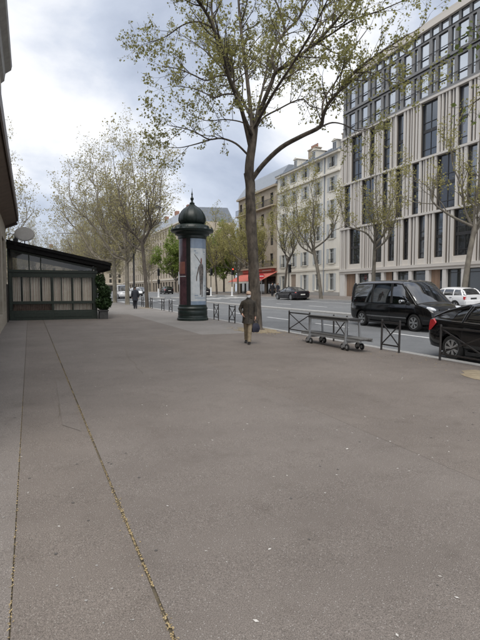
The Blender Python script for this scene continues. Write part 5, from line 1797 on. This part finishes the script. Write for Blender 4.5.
# --- distant traffic
def copy_vehicle(src, label, x, y, head, swap=None, scale=None, group='distant traffic', name=None):
    c = copy_tree(src)
    if name: c.name = name
    tag(c, label, None, group)
    stand(c, x, y, head)
    if swap:
        for ch in c.children:
            if ch.type == 'MESH' and ch.data.materials and ch.data.materials[0].name in swap:
                ch.data = ch.data.copy(); ch.data.materials[0] = M[swap[ch.data.materials[0].name]]
    return c
copy_vehicle(van, 'white delivery van in the distance left of the lamp post', 12.6, 72.0, 180, {'black_paint': 'white_paint', 'navy_paint': 'white_paint'}, name='delivery_van')
copy_vehicle(small, 'distant white car to the right of the white van', 16.6, 82.0, 180)
copy_vehicle(coupe, 'distant dark car right beside the advertising column', 25.6, 74.0, 0)
copy_vehicle(hatch, 'distant black car just left of the advertising column', 24.0, 90.0, 0)
copy_vehicle(small, 'distant grey car before the beige apartment block', 20.8, 98.0, 180, {'white_paint': 'grey_paint'})

# ================================================================== PEOPLE
def skin_mesh(name, verts, edges, radii, matn, sub=2):
    me = bpy.data.meshes.new(name)
    me.from_pydata([tuple(v) for v in verts], edges, [])
    o = bpy.data.objects.new(name, me); col.objects.link(o)
    md = o.modifiers.new('skin', 'SKIN'); md.use_smooth_shade = True
    sv = me.skin_vertices[0].data
    for i, rr in enumerate(radii):
        rr = rr if hasattr(rr, '__len__') else (rr, rr)
        sv[i].radius = rr
        sv[i].use_root = (i == 0)
    s = o.modifiers.new('sub', 'SUBSURF'); s.levels = sub; s.render_levels = sub
    bpy.context.view_layer.update()
    dg = bpy.context.evaluated_depsgraph_get()
    m2 = bpy.data.meshes.new_from_object(o.evaluated_get(dg))
    bpy.data.objects.remove(o)
    m2.name = name
    m2.materials.clear(); m2.materials.append(M[matn])
    m2.polygons.foreach_set('use_smooth', [True] * len(m2.polygons))
    return m2

def ell_ring(c, rx, ry, n=20, tilt=0, seed=0):
    out_ = []
    for k in range(n):
        a = 2 * math.pi * k / n
        q = 1 + .025 * math.sin(3 * a + seed) + .015 * math.sin(7 * a + 2 * seed)
        out_.append((c[0] + rx * q * math.cos(a), c[1] + ry * q * math.sin(a), c[2] + tilt * math.sin(a)))
    return out_

def person(label, pose, mats, cap=None, hair=None, mask=False, hem=.62, group=None):
    """figure about 1.66 m tall facing -y, x to the viewer's right"""
    o = empty('person'); tag(o, label, 'person', group)
    J = pose
    V, E, Rr = [], [], []
    def v(p, r, prev=None):
        V.append(p); Rr.append(r); i = len(V) - 1
        if prev is not None: E.append((prev, i))
        return i
    pel = v(J['pelvis'], (.13, .10))
    sp1 = v(J['spine'], (.125, .095), pel)
    ch = v(J['chest'], (.145, .10), sp1)
    nk0 = v(J['neckbase'], (.075, .07), ch)
    nk = v(J['neck'], .052, nk0)
    hd = J['head']
    h0 = v((hd[0], hd[1] + .005, hd[2] - .075), (.058, .066), nk)
    h1 = v((hd[0], hd[1], hd[2]), (.074, .092), h0)
    h2 = v((hd[0], hd[1] + .01, hd[2] + .075), (.066, .080), h1)
    v((hd[0], hd[1] + .012, hd[2] + .105), (.035, .04), h2)
    v((hd[0], hd[1] - .105, hd[2] - .012), .012, h1)            # nose
    for s in (-1, 1):
        v((hd[0] + s * .080, hd[1] + .012, hd[2]), .014, h1)      # ears
    hands = []
    for s, k in ((-1, 'r'), (1, 'l')):
        sh = v(J['sh_' + k], .062, ch)
        el = v(J['el_' + k], .045, sh)
        wr = v(J['wr_' + k], .028, el)
        d = (Vector(J['wr_' + k]) - Vector(J['el_' + k])).normalized()
        side = Vector((0, -1, 0)) if abs(d.y) < .7 else Vector((s, 0, 0))
        side = (side - d * side.dot(d)).normalized()
        nrm = d.cross(side)
        pw = Vector(J['wr_' + k])
        pm_ = pw + d * .055
        pl_ = v(tuple(pm_), (.036, .020), wr)
        for q, (off, ln) in enumerate(((-.027, .062), (-.009, .072), (.009, .070), (.026, .055))):
            b0 = pm_ + d * .035 + side * off
            a0 = v(tuple(b0), .0095, pl_)
            c_ = v(tuple(b0 + d * ln * .55 + nrm * .012 * s), .0088, a0)
            v(tuple(b0 + d * ln * .80 + nrm * .038 * s), .0078, c_)
        t0 = v(tuple(pw + d * .03 + side * -.034), .0105, pl_)
        v(tuple(pw + d * .075 + side * -.05 + nrm * .012 * s), .009, t0)
        hands.append(pm_ + d * .06)
    for s, k in ((-1, 'r'), (1, 'l')):
        hp = v(J['hip_' + k], .088, pel)
        kn = v(J['kn_' + k], .055, hp)
        an = v(J['an_' + k], .036, kn)
        a = Vector(J['an_' + k]); td = Vector(J['toe_' + k])
        v(tuple(a + (td - a) * .45), (.036, .028), an)
    put('body', skin_mesh('body', V, E, Rr, 'skin'), o)
    # trousers
    tr = MB()
    for s, k in ((-1, 'r'), (1, 'l')):
        h, kn, an = (np.array(J[q + k]) for q in ('hip_', 'kn_', 'an_'))
        pts = [h + (0, 0, .06), h * .6 + kn * .4, kn, kn * .5 + an * .5, an * .92 + kn * .08, an * 1.0 + (0, -.004, -.012)]
        rr_ = [.112, .102, .080, .070, .064, .066]
        tr.tube(pts, rr_, 14)
    tr.rings([ell_ring((J['pelvis'][0], J['pelvis'][1], z), rx, ry) for z, rx, ry in ((J['pelvis'][2] - .10, .16, .12), (J['pelvis'][2], .175, .13), (J['pelvis'][2] + .12, .165, .125))])
    put('trousers', tr.mesh('trousers', mats['trousers'], 60), o)
    # shoes
    for k in 'rl':
        a, t = np.array(J['an_' + k]), np.array(J['toe_' + k])
        d = t - a; d[2] = 0; L_ = np.linalg.norm(d); d /= L_
        w = np.array([-d[1], d[0], 0])
        base = min(a[2], t[2]) - .075 if J.get('flat_' + k, True) else None
        rings = []
        for f, wd, hh in ((-.45, .032, .07), (-.25, .042, .10), (.1, .043, .095), (.5, .047, .065), (.85, .045, .05), (1.08, .026, .035)):
            c = a + (t - a) * f; c[2] = (a[2] - .07) + ((t[2] - .02) - (a[2] - .07)) * max(0, f)
            rings.append([tuple(c + w * wd * y + np.array([0, 0, z * hh])) for y, z in ((-1, 0), (1, 0), (1.02, .4), (.6, .92), (-.6, .92), (-1.02, .4))])
        MB().rings(rings).build('shoe', mats['shoe'], o, smooth=60)
    # coat: body and sleeves
    c = MB()
    px, py = J['pelvis'][0], J['pelvis'][1]
    cz = J['chest']
    top = J['neckbase'][2]
    prof = [(hem, .215, .195), (hem + .10, .212, .19), (J['pelvis'][2], .20, .165), (J['spine'][2], .185, .142), (cz[2] - .02, .205, .145), (cz[2] + .05, .205, .138), (top - .02, .15, .11), (top + .03, .085, .08), (top + .055, .075, .072)]
    rg = []
    for i, (z, rx, ry) in enumerate(prof):
        f = np.clip((z - J['pelvis'][2]) / (cz[2] - J['pelvis'][2]), 0, 1.2)
        rg.append(ell_ring((px + (cz[0] - px) * f, py + (cz[1] - py) * f - (.03 if z < .75 else 0), z), rx, ry, 24, tilt=.012 if i == 0 else 0, seed=z * 9))
    c.rings(rg)
    for k in 'rl':
        sh, el, wr = (np.array(J[q + k]) for q in ('sh_', 'el_', 'wr_'))
        ins = sh * .45 + np.array(cz) * .55 + (0, 0, -.01)
        sd_ = np.sign(sh[0])
        pts = [ins, sh + (-.045 * sd_, 0, .0), sh + (.005 * sd_, 0, -.035), sh * .5 + el * .5 + (0, .005, 0), el, el * .5 + wr * .5, wr * .97 + el * .03]
        c.tube(pts, [.06, .072, .080, .071, .066, .055, .049], 14)
    co = put('coat', c.mesh('coat', mats['coat'], 60), o)
    if mats.get('detail'):
        for z_ in (.72, .84, .96, 1.08, 1.20):
            MB().lathe([(.0, 0), (.012, .004), (0, .008)], 8, (px + .01, py - .156 - .01, z_), axis='y').build('button', 'iron', co)
        MB().box((-.15, -.05), (py - .172, py - .150), (.82, .94)).build('pocket', mats['coat'], co, bevel=.006)
        MB().box((.05, .15), (py - .172, py - .150), (.82, .94)).build('pocket', mats['coat'], co, bevel=.006)
        MB().tube([(px + .015, py - .222, hem + .02), (px + .015, py - .167, .9), (cz[0] + .015, cz[1] - .146, cz[2])], .006, 5).build('placket', 'iron', co)
    x, y, z = hd
    if mats.get('face', True):
        for s in (-1, 1):
            MB().lathe([(0, -.008), (.011, -.004), (.012, .004), (0, .006)], 10, (x + s * .030, y - .088, z + .012), axis='y').build('eye', 'iron', o, smooth=60)
            MB().bar((x + s * .015, y - .092, z + .032), (x + s * .05, y - .084, z + .030), .008, .006).build('eyebrow', 'hair_dark', o)
        if not mask:
            MB().bar((x - .022, y - .092, z - .05), (x + .022, y - .092, z - .05), .008, .008).build('mouth', 'sign_red', o)
    if mask:
        rg = []
        for zz, rx, ry, cyy in ((-.085, .045, .055, -.03), (-.06, .064, .085, -.022), (-.03, .073, .10, -.02), (-.004, .073, .098, -.012), (.006, .066, .09, -.008)):
            rg.append([(x + rx * math.cos(a), y + cyy + ry * math.sin(a), z + zz) for a in np.linspace(math.pi * 1.02, math.pi * 1.98, 13)] +
                      [(x + rx * .9 * math.cos(a), y + cyy + ry * .9 * math.sin(a), z + zz) for a in np.linspace(math.pi * 1.98, math.pi * 1.02, 13)])
        MB().rings(rg).build('face_mask', 'mask_white', o, smooth=60)
    if cap:
        rg = [ell_ring((x, y + .006, z + zz), rx, ry, 20) for zz, rx, ry in ((.035, .083, .100), (.06, .086, .104), (.095, .078, .094), (.12, .056, .068), (.135, .02, .025))]
        cp_ = MB().rings(rg).build('cap', cap, o, smooth=60)
        MB().prism([(x + .075 * math.cos(a), y - .055 + .10 * math.sin(a)) for a in np.linspace(math.pi, 2 * math.pi, 12)], z + .036, z + .046, 'xy').build('peak', cap, cp_)
    if hair:
        rg = [ell_ring((x, y + .022, z + zz), rx, ry, 20, tilt=.02) for zz, rx, ry in ((-.03, .079, .082), (.02, .084, .094), (.06, .082, .096), (.10, .062, .074), (.125, .02, .03))]
        MB().rings(rg).build('hair', hair, o, smooth=60)
    return o, hands

walk = dict(pelvis=(0, 0, .90), spine=(0, 0, 1.08), chest=(.0, -.02, 1.27), neckbase=(0, -.025, 1.40), neck=(0, -.03, 1.44), head=(.005, -.045, 1.545),
            sh_r=(-.175, -.01, 1.335), el_r=(-.285, .055, 1.10), wr_r=(-.205, -.10, .95), sh_l=(.175, -.01, 1.335), el_l=(.235, .03, 1.09), wr_l=(.235, -.03, .87),
            hip_r=(-.085, 0, .86), kn_r=(-.075, .02, .47), an_r=(-.085, .20, .125), toe_r=(-.10, .09, .03),
            hip_l=(.085, 0, .86), kn_l=(.05, -.13, .48), an_l=(.035, -.20, .085), toe_l=(.03, -.345, .06))
man, hands = person('man in dark jacket, khaki trousers and white face mask walking on the pavement', walk,
                    dict(trousers='trousers_khaki', coat='coat_brown', shoe='shoe', detail=True), cap='cap_beige', mask=True, hem=.66)
mx_, my_ = 6.0, 13.1
man.location = (mx_, my_, gz(mx_, my_) + .005); man.scale = (.88, .92, .94)
man.rotation_euler.z = R(-YAW - 4)
# bag held in his left hand
hb_ = Vector(hands[1])
mw = Matrix.Translation(man.location) @ Matrix.Diagonal((.88, .92, .94, 1)) @ Euler((0, 0, R(-YAW - 4))).to_matrix().to_4x4()
hp_ = mw @ hb_
bag = empty('shopping_bag', (hp_.x, hp_.y, hp_.z), R(-YAW + 25))
tag(bag, 'dark navy shopping bag carried in the walking man\'s hand', 'bag')
rg = []
for z, rx, ry in ((-.43, .09, .05), (-.42, .12, .065), (-.30, .15, .08), (-.18, .13, .05), (-.11, .085, .025)):
    rg.append([(rx * sx + .01 * math.sin(z * 20), ry * sy, z) for sx, sy in ((-1, -.8), (-.5, -1), (0, -1.08), (.5, -1), (1, -.8), (1, .8), (.5, 1), (0, 1.06), (-.5, 1), (-1, .8))])
bag.scale = (.85,) * 3
MB().rings(rg).build('sack', 'bag_navy', bag, smooth=50)
for s in (-1, 1):
    MB().tube([(-.09, s * .025, -.11), (-.07, s * .02, -.04), (-.02, s * .008, -.005), (.02, s * .008, -.005), (.07, s * .02, -.04), (.09, s * .025, -.11)], .007, 6).build('strap', 'bag_navy', bag, smooth=60)

far_walk = dict(walk)
far_walk.update(kn_r=(-.075, -.06, .48), an_r=(-.08, .02, .10), toe_r=(-.09, -.11, .05), kn_l=(.07, -.08, .48), an_l=(.07, -.10, .085), toe_l=(.08, -.24, .055),
                el_r=(-.25, .03, 1.08), wr_r=(-.24, -.03, .86))
p2, _ = person('distant pedestrian in dark clothes walking away under the street lamp', far_walk,
               dict(trousers='trousers_dark', coat='coat_navy', shoe='shoe'), hair='hair_dark', hem=.62)
p2.location = (7.4, 37.0, gz(7.4, 37)); p2.rotation_euler.z = R(-YAW + 180 + 8); p2.scale = (1.03,) * 3
p3, _ = person('pedestrian in black coat in front of the red awning, left of a pair', far_walk,
               dict(trousers='trousers_dark', coat='coat_black', shoe='shoe'), hair='hair_dark', hem=.55)
p3.location = (28.0, 53.9, gz(28, 53.9)); p3.rotation_euler.z = R(-30)
p4, _ = person('pedestrian in navy coat in front of the red awning, right of a pair', walk,
               dict(trousers='trousers_dark', coat='coat_navy', shoe='shoe'), hair='hair_dark', hem=.6)
p4.location = (28.4, 53.2, gz(28.4, 53.2)); p4.rotation_euler.z = R(-70)

# ================================================================== LITTER
def flakes(name, pts, size, matn, flat=.25):
    n = len(pts)
    r = np.random.default_rng(5)
    C = np.array(pts)
    a = r.uniform(0, 2 * np.pi, n)
    u = np.stack([np.cos(a), np.sin(a), r.normal(0, flat, n)], 1)
    w = np.stack([-np.sin(a), np.cos(a), r.normal(0, flat, n)], 1)
    z = (size * r.uniform(.4, 1.5, n))[:, None]
    V = np.stack([C - u * z * .6, C + w * z * .3, C + u * z * .6, C - w * z * .3], 1).reshape(-1, 3)
    V[:, 2] = np.maximum(V[:, 2], np.repeat(C[:, 2], 4) - .002)
    return put(name, quads_mesh(name, V, matn))
pts = []
ph = rng.uniform(0, 6, 4)
for _ in range(5200):
    y = 1.2 + 14 * rng.random() ** 1.5
    dens = .45 + .30 * math.sin(y * 2.1 + ph[0]) + .22 * math.sin(y * 5.3 + ph[1]) + .18 * math.sin(y * 13 + ph[2])
    if rng.random() > dens:
        continue
    sp_ = .004 + .006 * max(0, math.sin(y * 3.7 + ph[3])) + (.03 if rng.random() < .06 else 0)
    x = .600 + rng.normal(0, sp_)
    pts.append((x, y, gz(x, y) + .002 + rng.random() * .004))
tag(flakes('joint_litter', pts, .010, 'litter_gold'), 'golden plane tree catkin litter filling the long pavement joint', 'litter', kind='stuff')
pts = []
for _ in range(500):
    y = 1.6 + 6.5 * rng.random() ** 1.3
    x = -.131 + rng.normal(0, .005)
    pts.append((x, y, gz(x, y) + .002 + rng.random() * .003))
tag(flakes('joint_litter', pts, .010, 'litter_gold'), 'thinner line of golden litter in the left pavement joint', 'litter', kind='stuff')
pts = []
for _ in range(420):
    x, y = rng.uniform(-.9, 8.8), 1.6 + 16 * rng.random() ** 1.2
    pts.append((x, y, gz(x, y) + .004))
tag(flakes('fallen_petals', pts, .020, 'petal', .1), 'pale petals and paper scraps scattered over the pavement', 'litter', kind='stuff')
pts = []
for _ in range(700):
    a, q = rng.uniform(0, 2 * math.pi), rng.random() ** .5
    x, y = 8.25 + 1.1 * q * math.cos(a), 17.0 + 1.9 * q * math.sin(a)
    if x > 8.9: continue
    pts.append((x, y, gz(x, y) + .02))
for _ in range(500):
    x, y = rng.uniform(7.6, 8.9), rng.uniform(5, 30)
    pts.append((x, y, gz(x, y) + .006))
tag(flakes('tree_litter', pts, .035, 'litter_gold', .3), 'golden litter lying around the big tree and along the kerb', 'litter', kind='stuff')

# trodden chewing gum and dark drips on the asphalt
def spots(name, n, rad, matn, label, seed):
    r = np.random.default_rng(seed)
    mb = MB()
    for _ in range(n):
        x, y = r.uniform(-.85, 8.6), 1.5 + 20 * r.random() ** 1.3
        if abs(x - .6) < .06 or abs(x + .13) < .05: continue
        q = rad * r.uniform(.5, 1.6)
        k = 9
        mb.add([(x + q * r.uniform(.75, 1.15) * math.cos(2 * math.pi * i / k), y + q * r.uniform(.75, 1.15) * math.sin(2 * math.pi * i / k), gz(x, y) + .0035) for i in range(k)], [tuple(range(k))])
    tag(mb.build(name, matn), label, 'stains', kind='stuff')
spots('gum_spots', 200, .009, 'gum_dark', 'dark trodden gum spots scattered over the pavement', 3)
spots('gum_spots', 200, .006, 'gum_pale', 'pale trodden gum spots scattered over the pavement', 4)
# thin wandering cracks
ck_ = MB()
for (x, y, dx, dy, n_) in ((.28, 6.4, .012, .16, 18), (5.2, 4.1, .11, .05, 22), (1.9, 9.0, .02, .2, 20), (6.3, 8.0, -.10, .09, 20)):
    pr = None
    for k in range(n_):
        x += dx + rng.normal(0, .02); y += dy + rng.normal(0, .03)
        w = .0022 + .001 * rng.random()
        q = ((x - w, y, gz(x, y) + .0037), (x + w, y, gz(x, y) + .0037))
        if pr:
            ck_.add([pr[0], pr[1], q[1], q[0]], [(0, 1, 2, 3)])
        pr = q
tag(ck_.build('pavement_cracks', 'joint_dirt'), kind='structure')
